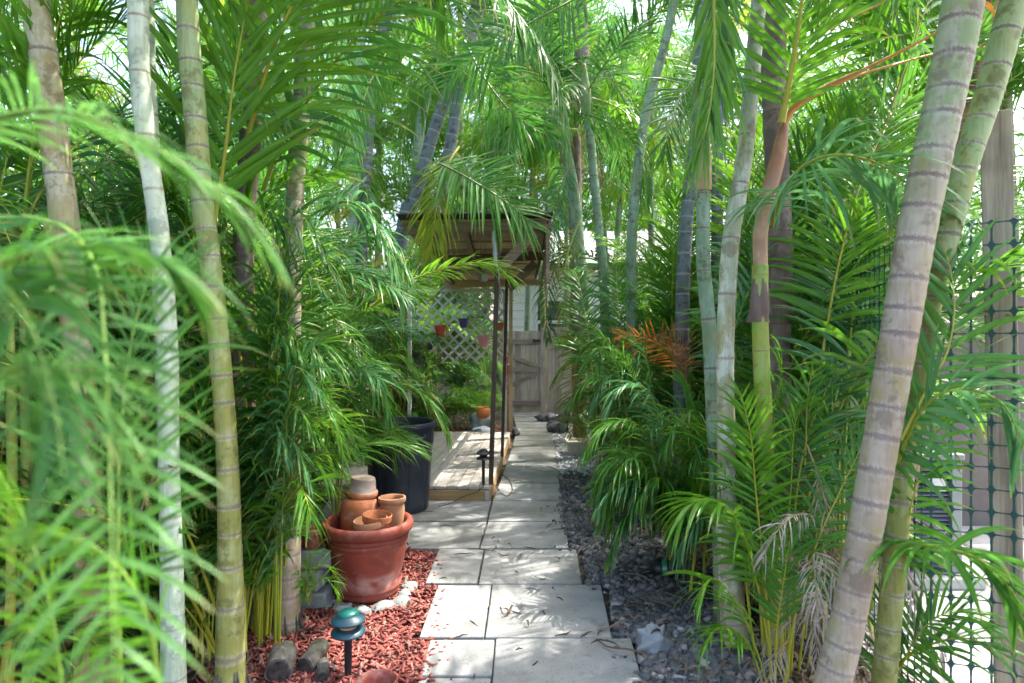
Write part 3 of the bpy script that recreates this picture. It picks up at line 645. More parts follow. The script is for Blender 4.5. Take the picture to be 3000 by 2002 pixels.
# grey blocks and the stones round the planter foot
for i, (x, y, z, l, d, h, a) in enumerate([(-1.065, 3.20, GZ, .27, .22, .10, 4), (-1.08, 3.22, GZ+.102, .25, .2, .095, -6), (-1.05, 3.24, GZ+.199, .24, .19, .095, 9)]):
    mb = MB().box((0, 0, h/2), (l, d, h)); o = mb.build('concrete_block', BLOCK, loc=(x, y, z), rot=(0, 0, R(a)), bevel=.012)
    tag(o, ['grey concrete block at the bottom of the stack left of the planter', 'middle grey concrete block of the stack left of the planter', 'top grey concrete block of the stack, under the small bowl'][i], 'block', 'stacked blocks by the planter')
for i, a in enumerate([-165, -138, -112, -84, -58, -32, -6, 20]):
    r_ = .205+.02*(i % 2); s_ = .09+.02*(i % 3)
    o = MB().rock((0, 0, 0), (s_*1.25, s_*.9, .06), 30+i, n=3).build('stone', BLOCK, loc=(PLX+r_*math.cos(R(a)), PLY+r_*math.sin(R(a))*1.0, GZ+.025), rot=(0, 0, R(a+90)))
    shade_auto(o, 30); tag(o, 'flat grey stone set in the ring round the planter foot', 'stone', 'stones round the planter foot')
# path lights
def path_light(loc, cap, shade, lens, stake, label, h=.255, s=1.0, cable=True):
    t = empty('path_light', loc, label, 'garden light', 'low garden path lights')
    z = h/s
    def L(prof, nm, m): 
        o = MB().lathe([(r*s, k*s) for r, k in prof], 36, capt=True).build(nm, m, t, smooth=True); return shade_auto(o, 45)
    L([(.012, -.03), (.014, .02), (.016, z-.10), (.020, z-.092), (.022, z-.085)], 'stake', stake)
    L([(.022, z-.086), (.066, z-.080), (.068, z-.074), (.060, z-.062), (.040, z-.055)], 'lower_shade', shade)
    L([(.034, z-.056), (.036, z-.04), (.034, z-.034)], 'lens', lens)
    L([(.036, z-.036), (.066, z-.032), (.0675, z-.025), (.058, z-.012), (.042, z-.006), (.04, z-.002)], 'upper_shade', shade)
    L([(.040, z-.004), (.0405, z), (.036, z+.006), (.025, z+.012), (.0, z+.014)], 'cap', cap)
    if cable: MB().tube([(.016, 0, .02), (.05, -.02, .015), (.075, 0, .004), (.06, .04, .0), (.02, .06, -.01)], .003, 6).build('cable', BLACKP, t)
    return t
path_light(G(1020, 1985, GZ+.02), TEALC, TEALP, AMBER, BLACKP, 'teal two tier path light with green cap in the red mulch')
dl = G(1416, 1420, .118)
path_light(dl, BLACKP, BLACKP, BLACKP, BLACKP, 'black two tier path light at the front corner of the deck', .285, .9, False)
path_light((.72, 4.55, GZ), BLACKP, BLACKP, BLACKP, BLACKP, 'small black path light half hidden in the gravel under the fronds', .2, .8, False)
path_light((.80, 9.0, GZ), BLACKP, BLACKP, BLACKP, BLACKP, 'far black path light standing beside the low timber post', .36, 1.0, False)
# garden spotlight
t = empty('garden_spotlight', (.88, 3.52, GZ+.005), 'black round garden spotlight with a green glass band lying on the gravel', 'garden light')
My = Matrix.Translation((0, 0, .07)) @ Matrix.Rotation(R(80), 4, 'Y') @ Matrix.Rotation(R(20), 4, 'X')
o = MB().lathe([(.03, -.10), (.045, -.095), (.058, -.06), (.06, -.03), (.056, -.025)], 32, My).build('housing', BLACKP, t, smooth=True)
o = MB().lathe([(.055, -.028), (.057, -.01), (.055, .004)], 32, My, capb=False).build('lens_band', GREENG, t, smooth=True)
o = MB().lathe([(.056, .002), (.062, .004), (.063, .03), (.055, .05), (.03, .055), (0, .055)], 32, My).build('front_ring', BLACKP, t, smooth=True)
MB().tube([(-.06, 0, .06), (-.12, 0, .05), (-.18, .02, .02)], .014, 8).build('bracket', BLACKP, t, smooth=True)
# conch shell
def conch():
    mb = MB(); n = 70; prof = [(.002, .060), (.010, .054), (.013, .047), (.020, .044), (.024, .037), (.034, .033), (.042, .026), (.062, .016), (.062, .004), (.056, -.012), (.048, -.035), (.036, -.060), (.022, -.085), (.010, -.105), (.003, -.112)]
    def mod(a, i, z):
        g = .78+.34*(a/6.283); sp = max(0, math.cos(3.5*a)**2)**3*(.62+.38*math.sin(2*a+1))
        k = {6: .22, 7: .58, 8: .42, 9: .18}.get(i, .10 if i < 6 else 0)
        return g*(1+k*sp)*(1+.03*math.sin(9*a+i)+.025*math.sin(17*a+2.3*i))
    mb.lathe(prof[::-1], n, mod=lambda a, i, z: mod(a, len(prof)-1-i, z))
    return mb
cs = empty('conch_shell', G(1915, 1900, 0)+Vector((0, 0, .030)), 'spiny grey conch shell lying on the dark gravel beside the path', 'shell')
Rm = Euler((R(58), R(14), R(20)), 'XYZ')
o = conch().build('shell_body', SHELL, cs, smooth=True, rot=Rm); o.scale = (1.2, 1.2, 1.2)
mb = MB(); rr = Rm.to_matrix()
mb.tube([rr @ Vector((.041*math.cos(a)*1.0, .041*math.sin(a), .043-.01*abs(a-1.9))) for a in np.linspace(1.1, 2.8, 8)], [.001, .004, .006, .006, .005, .004, .003, .001], 6)
mb.build('suture_slit', SHELLI, cs, smooth=True)
# logs at the bottom left
for i, (x, y, Y, r_, l, yw, lab) in enumerate([(815, 1968, 2.42, .052, .13, 10, 'thick grey palm log with a dark cut end, largest of the three by the mulch'), (893, 1955, 2.50, .038, .15, -8, 'slimmer grey log with a round black cut end, nearest the mulch'), (945, 1985, 2.44, .024, .10, 15, 'small knobbly grey log stub at the edge of the mulch')]):
    p = W(x, y, Y); p.z = max(p.z, GZ+r_)
    t = empty('log_stub', p, lab, 'log', 'cut palm logs in the bottom left corner', R(yw))
    Mx = Matrix.Rotation(R(-90+4), 4, 'X')
    mo = lambda a, k, z: 1+.06*math.sin(3*a+k)+.05*math.sin(5*a+2*k)
    o = MB().lathe([(r_*.96, 0), (r_*1.04, .02), (r_, l*.4), (r_*1.05, l*.7), (r_, l)], 28, Mx, mod=mo, capt=True).build('bark', STUMP, t, smooth=True); shade_auto(o, 50)
    MB().lathe([(r_*.80, -.004), (r_*.9, .004)], 28, Mx, mod=lambda a, k, z: 1+.06*math.sin(3*a)).build('cut_end', STUMPC, t)
# trash can
tc = empty('trash_can', (-.885, 4.92, 0), 'open black plastic trash can standing at the corner of the deck', 'trash can')
fl = lambda a, i, z: 1-(.075 if i in (2, 3, 4, 5) else (.02 if i in (1, 6) else 0))*max(0, 1-abs(((a*8/6.283) % 1)-.5)/.10)
o = MB().lathe([(.212, .0), (.222, .012), (.226, .06), (.240, .25), (.252, .42), (.258, .50), (.266, .52), (.270, .62), (.272, .655), (.262, .655), (.258, .62), (.235, .25), (.215, .03), (0, .03)], 128, mod=fl).build('body', CANP, tc, smooth=True); shade_auto(o, 45)
o = MB().lathe([(.272, .645), (.287, .647), (.290, .655), (.290, .682), (.284, .690), (.266, .690), (.262, .684), (.262, .645)], 64, capb=False).build('rim', CANP, tc, smooth=True); shade_auto(o, 40)
for a in (-55, 125):
    c, s_ = math.cos(R(a)), math.sin(R(a)); q = lambda r, k, z: (c*r-s_*k, s_*r+c*k, z)
    MB().tube([q(.275, -.075, .60), q(.30, -.07, .60), q(.308, -.04, .585), q(.308, .04, .585), q(.30, .07, .60), q(.275, .075, .60)], .011, 8).build('handle', CANP, tc, smooth=True)
# deck
DZ = .116; dk = empty('wooden_deck', (-.178, 5.17, 0), 'low weathered wooden deck platform left of the path', 'deck', rz=R(-2.9))
mb = MB()
for i in range(22):
    mb.box((-.047-i*.0935, 1.56, DZ-.013), (.087, 3.12+random.uniform(-.01, .01), .026))
mb.build('deck_boards', DECKW, dk, bevel=.003)
MB().box((-1.03, .010, DZ-.030-.048), (2.06, .036, .092)).build('front_fascia', DECKF, dk, bevel=.003)
MB().box((-.018, 1.56, DZ-.030-.048), (.032, 3.03, .092)).build('side_fascia', DECKF, dk, bevel=.003)
MB().box((-.026, -.011, .042), (.036, .006, .075)).build('corner_bracket', METAL, dk, bevel=.001)
mb = MB()
for x in (-.5, -1.1, -1.7): mb.box((x, 1.56, .03), (.04, 3.0, .11))
mb.build('joist', DECKF, dk)
# cables
pts = [(1418, 1422, .12), (1400, 1440, .122), (1360, 1452, .05), (1320, 1472, .006), (1286, 1482, .004)]
mb = MB(); mb.tube(spline([G(x, y, z)-Vector((0, .03*(z < .11), 0)) for x, y, z in pts], 24), .0035, 6)
tag(mb.build('cable', BLACKP), 'thin black cable running from the deck light down the deck front', 'cable')
pts = [(1446, 1419, .12), (1460, 1434, .006), (1474, 1450, .005), (1490, 1452, .006), (1501, 1434, .006), (1494, 1412, .007), (1478, 1396, .006), (1466, 1392, .012)]
mb = MB(); mb.tube(spline([G(*p) for p in pts], 40), .0035, 6); mb.rock(G(1461, 1437, .01), (.02, .02, .014), 3)
tag(mb.build('cable', BLACKP), 'black cable looped on the path slabs beside the deck corner', 'cable')
# shade shelter over the deck
SH = empty('shade_shelter', W(1440, 1419, 5.26), 'rough timber shade shelter with plank roof and thin posts over the deck', 'shelter'); so_ = SH.location
def sp(mb, name, mat, bev=.003):
    o = mb.build(name, mat, bevel=bev); o.parent = SH; o.matrix_parent_inverse = Matrix.Translation(-so_); return o
FR = [(5.26, 1438, 1419, 1460, 2.26, .040, DARKW), (6.54, 1471, 1338, 1487, 2.17, .034, DARKW), (8.44, 1496, 1262, 1497, 2.08, .05, WARMW)]
for Y, bx, by, tx, tz, w, m in FR:
    b = W(bx, by, Y); tp = Vector(((tx-CX)/F*Y, Y, tz))
    sp(MB().bar(b, tp, w, w, (0, 1, 0)), 'post', m)
    xr = {5.26: .29, 6.54: .345, 8.44: .375}[Y]; h = .085
    sp(MB().bar((-.91, Y-.045, tz-.01), (xr, Y-.045, tz+.035), h, .04, (0, 1, 0)), 'roof_beam', BROWNW if Y < 8 else TANW)
    z0 = tz-.33 if Y < 6 else tz-.30
    if Y < 8: sp(MB().bar((tp.x+.02, Y-.02, z0), (xr-.10, Y-.02, tz-.03), .085, .036, (0, 1, 0)), 'brace', BROWNW)
# plank ceiling, falling away to the back
mb = MB(); n = 9
for i in range(n):
    y0 = 5.2+i*.40; z = 2.318-(y0-5.2)*.056
    mb.box((-.315, y0+.17, z), (1.22, random.uniform(.30, .35), .022), Euler((R(-3.2), R(-.6), R(random.uniform(-.8, .8)))).to_matrix())
sp(mb, 'ceiling_planks', TANW)
sp(MB().box((-.305, 6.95, 2.318-.098+.036), (1.28, 3.75, .016), Euler((R(-3.2), R(-.6), 0)).to_matrix()), 'roof_sheet', ROOFT)
for x in (-.80, -.40): sp(MB().bar((x, 5.3, 2.268), (x, 8.6, 2.085), .05, .05), 'rafter', BROWNW)
sp(MB().bar((.315, 5.22, 2.30), (.40, 8.5, 2.10), .03, .09), 'edge_board', BROWNW)
sp(MB().bar((.300, 5.24, 1.80), (.297, 5.24, 2.30), .034, .04, (0, 1, 0)), 'hanging_strut', BROWNW)
cz = [W(1446, 678, 5.2), W(1447, 700, 5.2), W(1450, 745, 5.2), W(1452, 778, 5.2)]
mb = MB(); mb.tube(cz, .017, 10)
for p in cz[1:]: mb.tube([p-Vector((0, 0, .012)), p+Vector((0, 0, .012))], .021, 10)
o = sp(mb, 'conduit', PVC, 0)
mb = MB(); mb.tube(spline([cz[-1], W(1462, 800, 5.15), W(1462, 830, 5.2), W(1470, 870, 5.4), W(1463, 900, 5.2)], 20), .005, 6)
sp(mb, 'wire', PVC, 0)
# hanging lamp bulbs under the shelter
for px_, py_, m, lab in ((1420, 810, PVC, 'small clear hanging lantern under the shelter roof'), (1408, 775, BLACKP, 'small black hanging lantern under the shelter roof')):
    p = W(px_, py_, 6.0); t = empty('hanging_lantern', p, lab, 'lantern')
    MB().lathe([(.012, -.05), (.028, -.04), (.033, -.015), (.028, .015), (.012, .028)], 20, capt=True).build('bowl', m, t, smooth=True)
    MB().tube([(0, 0, .028), (0, 0, 2.24-p.z)], .002, 5).build('cord', BLACKP, t)
# lattice and the pots hung on it
LX0, LX1, LZ0, LZ1, LY = -1.42, -.10, .98, 2.02, 8.62
lt = empty('lattice_panel', ((LX0+LX1)/2, LY, LZ0), 'pale weathered diagonal lattice panel with a broken lower edge behind the deck', 'lattice')
mb = MB()
for sgn in (1, -1):
    k = -2.6; 
    while k < 2.6:
        seg = []
        for u in np.linspace(-2, 2, 120):
            x, z = k+u*.7071, 1.5+sgn*u*.7071
            lowz = LZ0+.10*abs(math.sin(k*9+sgn))+.42*max(0, (-.95-x)/.5)
            if LX0 <= x <= LX1 and lowz <= z <= LZ1: seg.append((x, z))
        if len(seg) > 6: mb.bar((seg[0][0]-lt.location.x, .008*sgn, seg[0][1]-LZ0), (seg[-1][0]-lt.location.x, .008*sgn, seg[-1][1]-LZ0), .030, .008, (0, 1, 0))
        k += .150
mb.build('slats', LATW, lt)
MB().box((0, -.02, LZ1-LZ0), (LX1-LX0, .03, .045)).build('top_rail', LATW, lt)
for x in (LX0, LX1): MB().box((x-lt.location.x, .035, (LZ1-LZ0)/2-.5), (.05, .05, 2.05)).build('support_post', LATW, lt)
for px_, py_, m, lab, s_ in ((1290, 968, POTR, 'coral red pot hanging at the left of the lattice', .085), (1259, 1012, POTB, 'charcoal pot hanging low at the far left of the lattice', .06), (1358, 946, POTP, 'violet blue pot hanging high in the middle of the lattice', .07), (1417, 998, POTW, 'pink and white pot hanging at the right of the lattice', .085), (1466, 956, CLAY, 'small terracotta pot hanging between the two shelter posts', .06)):
    p = W(px_, py_, LY-.14); t = empty('hanging_pot', p-Vector((0, 0, s_)), lab, 'hanging pot', 'pots hung on the lattice')
    o = MB().lathe([(s_*.62, 0), (s_*.72, s_*.5), (s_*.9, s_*1.4), (s_*1.02, s_*1.42), (s_*1.04, s_*1.8), (s_*.95, s_*1.82), (s_*.85, s_*1.4), (0, s_*1.3)], 24).build('bowl', m, t, smooth=True); shade_auto(o)
    MB().tube([(0, s_*.9, s_*1.7), (0, .07, s_*2.6), (0, .13, s_*2.7), (0, .15, s_*2.4)], .005, 6).build('hook', METAL, t)
# red flaking post, rocks and the orange pot behind the deck
tag(MB().bar((-.135, 8.75, GZ), (-.075, 8.70, 1.12), .05, .045, (0, 1, 0)).build('painted_post', REDW, bevel=.003), 'flaking red painted timber post behind the shelter posts', 'post')
tag(MB().bar((-.04, 8.9, GZ), (-.045, 8.62, 1.0), .04, .03, (0, 1, 0)).build('painted_post', REDW, bevel=.003), 'thinner flaking red stick leaning beside the palest shelter post', 'post')
for i, (px_, py_, Y, d, m, lab) in enumerate([(1410, 1190, 9.0, (.42, .3, .40), ROCKB, 'tall blue grey rock behind the deck under the lattice'), (1405, 1232, 8.75, (.36, .26, .22), ROCKB, 'low blue grey rock lying on the red mulch behind the deck'), (1370, 1240, 8.9, (.2, .2, .15), ROCKD, 'small dark rock left of the blue grey rocks'),
        (1608, 1225, 10.4, (.5, .3, .22), ROCKD, 'black lava rock beside the path just before the gate'), (1655, 1225, 10.1, (.44, .34, .24), ROCKD, 'dark speckled lava rock left of the low timber post'), (1640, 1252, 9.1, (.38, .3, .2), ROCKD, 'dark lava rock at the path edge nearest the stone trough'), (1620, 1240, 9.7, (.3, .26, .14), ROCKD, 'small lava rock wedged between the larger dark rocks'), (1512, 1250, 8.9, (.14, .4, .16), ROCKD, 'dark stone edging piece between path and deck')]):
    p = W(px_, py_, Y); z = max(GZ+d[2]*.38, p.z if i == 0 else GZ+d[2]*.38)
    if i == 0: z = GZ+.18
    o = MB().rock((0, 0, 0), d, 60+i, n=3, rough=.4).build('rock', m, loc=(p.x, Y, z)); shade_auto(o, 35); tag(o, lab, 'rock')
pot('glazed_pot', W(1416, 1218, 8.62)-Vector((0, 0, .04)), [(.05, 0), (.085, .03), (.10, .08), (.09, .13), (.07, .15), (.075, .16), (.06, .16), (.05, .14), (0, .13)], POTO, 'round orange pot resting among the blue grey rocks')
# gate and fences
GY = 11.5
gt = empty('garden_gate', ((1500-CX)/F*GY, GY, .03), 'weathered grey timber gate with a Z shaped brace at the end of the path', 'gate')
def planks(x0, x1, zb, zt, w=.135, gap=.004, th=.02, jag=.012):
    mb = MB(); x = x0
    while x < x1-.03:
        ww = min(w*random.uniform(.92, 1.06), x1-x); mb.box((x+ww/2, random.uniform(-.002, .002), (zb+zt)/2+random.uniform(-jag, jag)), (ww-gap, th, zt-zb)); x += ww
    return mb
planks(-.62, .52, 0, 1.48).build('boards', WOODG, gt, bevel=.003)
for z in (.155, .77, 1.29): MB().box((-.04, -.026, z), (1.12, .03, .095)).build('rail', WOODGX, gt, bevel=.003)
MB().bar((-.58, -.025, 1.24), (.46, -.025, .835), .08, .028, (0, 1, 0)).build('brace', WOODGX, gt, bevel=.003)
MB().bar((-.58, -.025, .21), (.46, -.025, .705), .08, .028, (0, 1, 0)).build('brace', WOODGX, gt, bevel=.003)
MB().box((.46, -.05, 1.30), (.12, .02, .035)).box((.40, -.052, 1.30), (.03, .03, .07)).build('latch', BLACKP, gt, bevel=.002)
wf = empty('board_fence', (.9, GY, GZ), 'weathered grey board fence to the right of the gate', 'fence')
planks(-.26, 2.4, .02, 1.62).build('boards', WOODG, wf, bevel=.003)
MB().box((-.325, -.02, .80), (.10, .10, 1.60)).build('post', WOODG, wf, bevel=.004)
for z in (.4, 1.3): MB().box((1.1, .03, z), (2.6, .04, .09)).build('rail', WOODGX, wf)
MB().box((-.70, 0, .72), (.10, .10, 1.55)).build('hinge_post', WOODG, gt, bevel=.004)
# low timber post with its pale board screen, stone trough
p = G(1688, 1272, GZ)
sc = empty('timber_screen', (p.x, p.y, GZ), 'warm timber post with a low pale slatted screen beside the gravel', 'screen')
MB().box((0, 0, .72), (.10, .10, 1.44)).build('post', WARMW, sc, bevel=.004)
mb = MB()
for i in range(5): mb.box((.36, .3, .16+i*.125), (.62, .02, .105), Euler((0, 0, R(30))).to_matrix())
mb.build('slats', WARMW, sc, bevel=.002)
MB().box((.62, .45, .36), (.06, .06, .72)).build('end_post', WARMW, sc, bevel=.004)
tr = empty('stone_trough', (.80, 7.35, GZ), 'small sandstone trough standing on the pale sun-painted gravel', 'trough')
mb = MB(); 
def ring(w, d, z): return [(-w/2, -d/2, z), (w/2, -d/2, z), (w/2, d/2, z), (-w/2, d/2, z)]
v = ring(.25, .2, 0)+ring(.33, .27, .14)+ring(.35, .29, .16)+ring(.35, .29, .20)+ring(.27, .21, .20)+ring(.22, .16, .08)
mb.add(v, [(3, 2, 1, 0)]+[(4*k+i, 4*k+(i+1) % 4, 4*k+4+(i+1) % 4, 4*k+4+i) for k in range(5) for i in range(4)]+[(20, 21, 22, 23)])
mb.build('basin', TROUG, tr, bevel=.012)
# neighbouring house behind the gate
hs = empty('white_house', (3.2, 17.5, GZ), 'white sided neighbouring house beyond the gate', 'house')
mb = MB()
for i in range(16): mb.box((0, -.02+.0, .12+i*.22), (7.2, .05, .212), Euler((R(-4), 0, 0)).to_matrix())
mb.box((0, 3, 1.78), (7.1, 5.9, 3.5)); mb.build('wall', WHITES, hs)
rf = MB().add([(-3.9, -.5, 3.5), (3.9, -.5, 3.5), (3.9, 3.2, 5.0), (-3.9, 3.2, 5.0), (-3.9, 6.6, 3.5), (3.9, 6.6, 3.5), (-3.9, -.5, 3.40), (3.9, -.5, 3.40), (-3.9, 6.6, 3.4), (3.9, 6.6, 3.4)], [(0, 1, 2, 3), (3, 2, 5, 4), (6, 7, 1, 0), (4, 5, 9, 8), (7, 6, 8, 9), (0, 3, 4, 8, 6), (1, 7, 9, 5, 2)]).build('roof', ROOFG, hs)
for x in (-2.0, 1.6):
    w_ = MB().box((x, -.07, 1.9), (1.1, .08, 1.3)).build('window', WHITES, hs, bevel=.01)
    MB().box((x, -.10, 2.21), (.96, .03, .54)).box((x, -.10, 1.58), (.96, .03, .54)).build('pane', GLASS, w_)
# right side: mesh fence, condenser, garden wall
mf = empty('mesh_fence', (1.745, 2.22, GZ), 'green plastic mesh fence on a weathered timber post at the right', 'fence')
PR = Euler((R(.6), R(-1.2), R(-36))).to_matrix()
MB().box((0, 0, 1.08), (.09, .09, 2.16), PR).build('post', POSTW, mf, bevel=.003)
MB().box((.17, 1.72, .85), (.09, .09, 1.7)).build('post', POSTW, mf, bevel=.003)
poly = [(1.83, 1.99), (1.63, 2.13), (1.45, 2.18), (1.52, 2.5), (1.85, 3.95)]
sL = [0]+list(np.cumsum([math.dist(poly[i], poly[i+1]) for i in range(4)]))
def mp_(u, z): 
    x = np.interp(u, sL, [p[0] for p in poly]); y = np.interp(u, sL, [p[1] for p in poly])
    return np.array([x-1.745, y-2.22, z+.012*math.sin(u*2.3+z)])
mb = MB(); CU, CV, ZT = .060, .076, 1.75
NU, NV = int(sL[-1]/CU), int(ZT/CV)
def strand(fixed, vert):
    n = NV if vert else NU; V = []; k = 0; Fs = []
    for i in range(n):
        for q, wd2 in ((0, .0105), (.09, .0068), (.20, .0028), (.5, .0018), (.80, .0028), (.91, .0068)):
            s_ = (i+q)*(CV if vert else CU)
            if vert: c = mp_(fixed, s_); e = mp_(fixed+.01, s_)-mp_(fixed-.01, s_)
            else: c = mp_(s_, fixed); e = np.array([0, 0, 1.])
            e = e/np.linalg.norm(e); nn = np.array([.99, -.13, 0])*(.0016 if vert else .0012)
            V += [c-e*wd2-nn, c+e*wd2-nn, c+e*wd2+nn, c-e*wd2+nn]
            if k: Fs += [((k-1)*4+j, (k-1)*4+(j+1) % 4, k*4+(j+1) % 4, k*4+j) for j in range(4)]
            k += 1
    mb.add(V, Fs)
for i in range(NU+1): strand(i*CU, True)
for j in range(NV+1): strand(j*CV, False)
mb.build('plastic_mesh', MESHP, mf)
ac = empty('condenser_unit', (2.165, 3.72, GZ+.01), 'grey air conditioner condenser with louvred sides behind the mesh fence', 'air conditioner')
MB().box((0, 0, .03), (.80, .70, .06)).build('pad', PAVE, ac, bevel=.008)
MB().box((0, 0, .38), (.53, .45, .60)).build('coil', ACD, ac)
for x in (-.29, .29):
    for y in (-.245, .245): MB().box((x, y, .375), (.06, .06, .62)).build('corner_post', ACM, ac, bevel=.006)
mb = MB()
for i in range(24):
    z = .10+i*.0232
    for y in (-.25, .25): mb.box((0, y, z), (.52, .02, .008), Euler((R(25), 0, 0)).to_matrix())
    for x in (-.295, .295): mb.box((x, 0, z), (.02, .43, .008), Euler((0, R(25), 0)).to_matrix())
mb.build('louvres', ACL, ac)
MB().box((0, 0, .705), (.66, .57, .035)).build('top_panel', ACM, ac, bevel=.008)
mb = MB()
for r_ in (.06, .11, .16, .21): mb.tube([(r_*math.cos(a), r_*math.sin(a), .735) for a in np.linspace(0, 6.2832, 33)], .004, 5)
for a in range(6): mb.tube([(0, 0, .737), (.22*math.cos(a*1.047), .22*math.sin(a*1.047), .735)], .004, 5)
mb.build('fan_grille', ACD, ac)
MB().box((.18, -.265, .55), (.10, .012, .07)).build('label_plate', METAL, ac)
gw = empty('garden_wall', (4.05, 4.55, GZ), 'taupe stucco garden wall behind the condenser unit', 'wall')
MB().box((0, .1, .80), (4.5, .2, 1.60)).build('wall_face', STUC, gw, bevel=.01)
MB().box((0, .1, 1.64), (4.56, .28, .07)).build('cap', STUC, gw, bevel=.01)
fp = empty('flower_plant', (1.80, 3.12, GZ), 'small plant with red flowers behind the thickest trunk beside the condenser', 'flower')
mb = MB(); ml = MB(); mq = MB()
for i in range(7):
    a = i*.9; tip = Vector((.10*math.cos(a)-.02, .08*math.sin(a), .52+.05*i)); mb.tube(spline([(0, 0, 0), tip*.55+Vector((.01, 0, .05)), tip], 8), [.005]*6+[.003, .002], 6)
    for j in range(6):
        c = tip*(.45+.1*j); b = j*1.9+i; e = Vector((math.cos(b), math.sin(b), .2)); f = Vector((-math.sin(b), math.cos(b), 0))*.018
        ml.add([c, c+e*.035+f, c+e*.085-Vector((0, 0, .01)), c+e*.035-f], [(0, 1, 2, 3)])
    for j in range(5):
        b = j*1.257; e = Vector((math.cos(b), -.4, math.sin(b))); f = Vector((-math.sin(b), 0, math.cos(b)))*.012
        mq.add([tip, tip+e*.014+f, tip+e*.026, tip+e*.014-f], [(0, 1, 2, 3)])
mb.build('stems', RACH['g'], fp); ml.build('leaves', LEAF['mid'], fp); mq.build('petals', FLOWER, fp)
#PART3
# ------------------------------------------------------------------ palms with visible trunks
def wpts(pts, Y, topz, baseX=None, lean=0.0):
    """photo-traced stem at depth Y, carried up to topz and down to the soil"""
    P = [W(x, y, Y) for x, y in pts]
    d = P[0]-P[1]
    if P[0].z < topz: P.insert(0, P[0]+d*((topz-P[0].z)/d.z))
    b = Vector((P[-1].x if baseX is None else (baseX-CX)/F*Y, Y, GZ-.02))
    if P[-1].z > .12: P.append(b)
    else: P[-1] = b
    P = P[::-1]
    for q in P: q.y += lean*q.z
    return P
GL, GR, GB = 'tall palms left of the path', 'tall palms right of the path', 'slim palms in the background'
PALM = {}
def palm(key, label, mat, pts, Y, wpx, node=.12, topz=3.6, group=None, nf=9, kinds=('crown', 'crown', 'hang'), w=None, baseX=None, lean=0, keep=None, node0=None, sc=(.8, 1.1), dead=0, shaft=True, tol=1.0, n=18, skirt=0):
    P = wpts(pts, Y, topz, baseX, lean)
    t = empty('palm_tree', (P[0].x, P[0].y, GZ), label, 'palm tree', group)
    rad = [q/2/F*Y for q in wpx]
    fl = [rad[0]*1.12]+rad[1:] if Y > 1 else rad
    trunk_part(t, 'trunk', P, fl, TR[mat], node, n, seed=len(PALM)+3, node0=node0)
    if key in ('L3', 'L4', 'L5', 'T1', 'T2', 'A', 'B', 'L2', 'R2'):
        mb = MB(); r0_ = fl[0]; rq = random.Random(len(PALM))
        for i in range(46):
            a = rq.uniform(0, 6.283); z0 = rq.uniform(.02, .13); r1 = r0_*rq.uniform(1.15, 1.75); c = Vector((math.cos(a), math.sin(a), 0)); q = Vector((-c.y, c.x, 0))*rq.uniform(-.015, .015)
            mb.tube([c*r0_*.93+Vector((0, 0, z0)), c*(r0_*1.06)+q*.4+Vector((0, 0, z0*.55)), c*r1+q+Vector((0, 0, -.02))], [.003, .005, .004], 5)
        mb.build('root_base', STUMP, t, smooth=True)
    if keep: TRUNKS.append((keep[2:] or (0, 2002), np.array(sorted([((p.x/p.y*F)+CX, CY-(p.z-H)/p.y*F) for p in P], key=lambda q: q[1])), Y, keep[0], keep[1]))
    top = P[-1]
    if shaft:
        d = (P[-1]-P[-2]).normalized()
        trunk_part(t, 'crownshaft', [top-d*.02, top+d*.25, top+d*.55], [rad[-1]*1.15, rad[-1]*1.25, rad[-1]*.6], TR['crown'], 3, 14, bulge=0)
        top = top+d*.45
    PALM[key] = (t, top, nf, kinds, w or dict(mid=4, deep=3, bright=2, blue=1), sc, dead, tol, skirt)
    return t
# left side, front to back
palm('L1', 'pale tan palm trunk at the far left top, leftmost of the tall palms', 'tan', [(105, 0), (150, 330), (190, 660), (235, 1100), (262, 1500)], 2.3, [86, 78, 74, 72, 70], .26, 3.3, GL, baseX=275, keep=(36, .008, 0, 640))
palm('L2', 'smooth whitish green palm stem right of the tan trunk, paler than its neighbours', 'white', [(405, 0), (408, 200), (430, 420), (468, 700), (490, 1000), (494, 1300), (503, 1700)], 2.2, [64, 58, 56, 52, 56, 60], .22, 3.2, GL, baseX=512, keep=(30, .012))
palm('L2b', 'thin pale green stem standing close behind the smooth whitish one', 'white', [(432, 0), (438, 250), (452, 500), (470, 900)], 2.55, [36, 36, 36], .3, 3.3, GL, baseX=500)
palm('L3', 'olive green ringed palm trunk left of the planter, most prominent on the left side', 'olive', [(547, 0), (553, 120), (568, 295), (590, 560), (613, 745), (634, 925), (652, 1130), (664, 1310), (670, 1450), (674, 1705), (676, 1960)], 2.35, [80, 66, 60, 58, 58, 60, 62, 60, 60], .105, 3.4, GL, keep=(38, .008), node0=.17, sc=(.85, 1.1))
palm('L4', 'brown grey fibrous trunk just right of the olive ringed trunk', 'brown', [(748, -100), (740, 300), (715, 680), (714, 1000), (722, 1500)], 2.95, [84, 62, 58, 62, 58], .14, 3.3, GL, baseX=728, keep=(32, .05, 640, 1150))
palm('L5', 'grey ringed trunk nearest the concrete blocks, with a rough root base', 'grey', [(905, -60), (884, 300), (862, 600), (852, 1000), (846, 1400)], 2.88, [76, 58, 52, 50, 48], .10, 3.6, GL, baseX=836, keep=(28, .09, 1600, 1860))
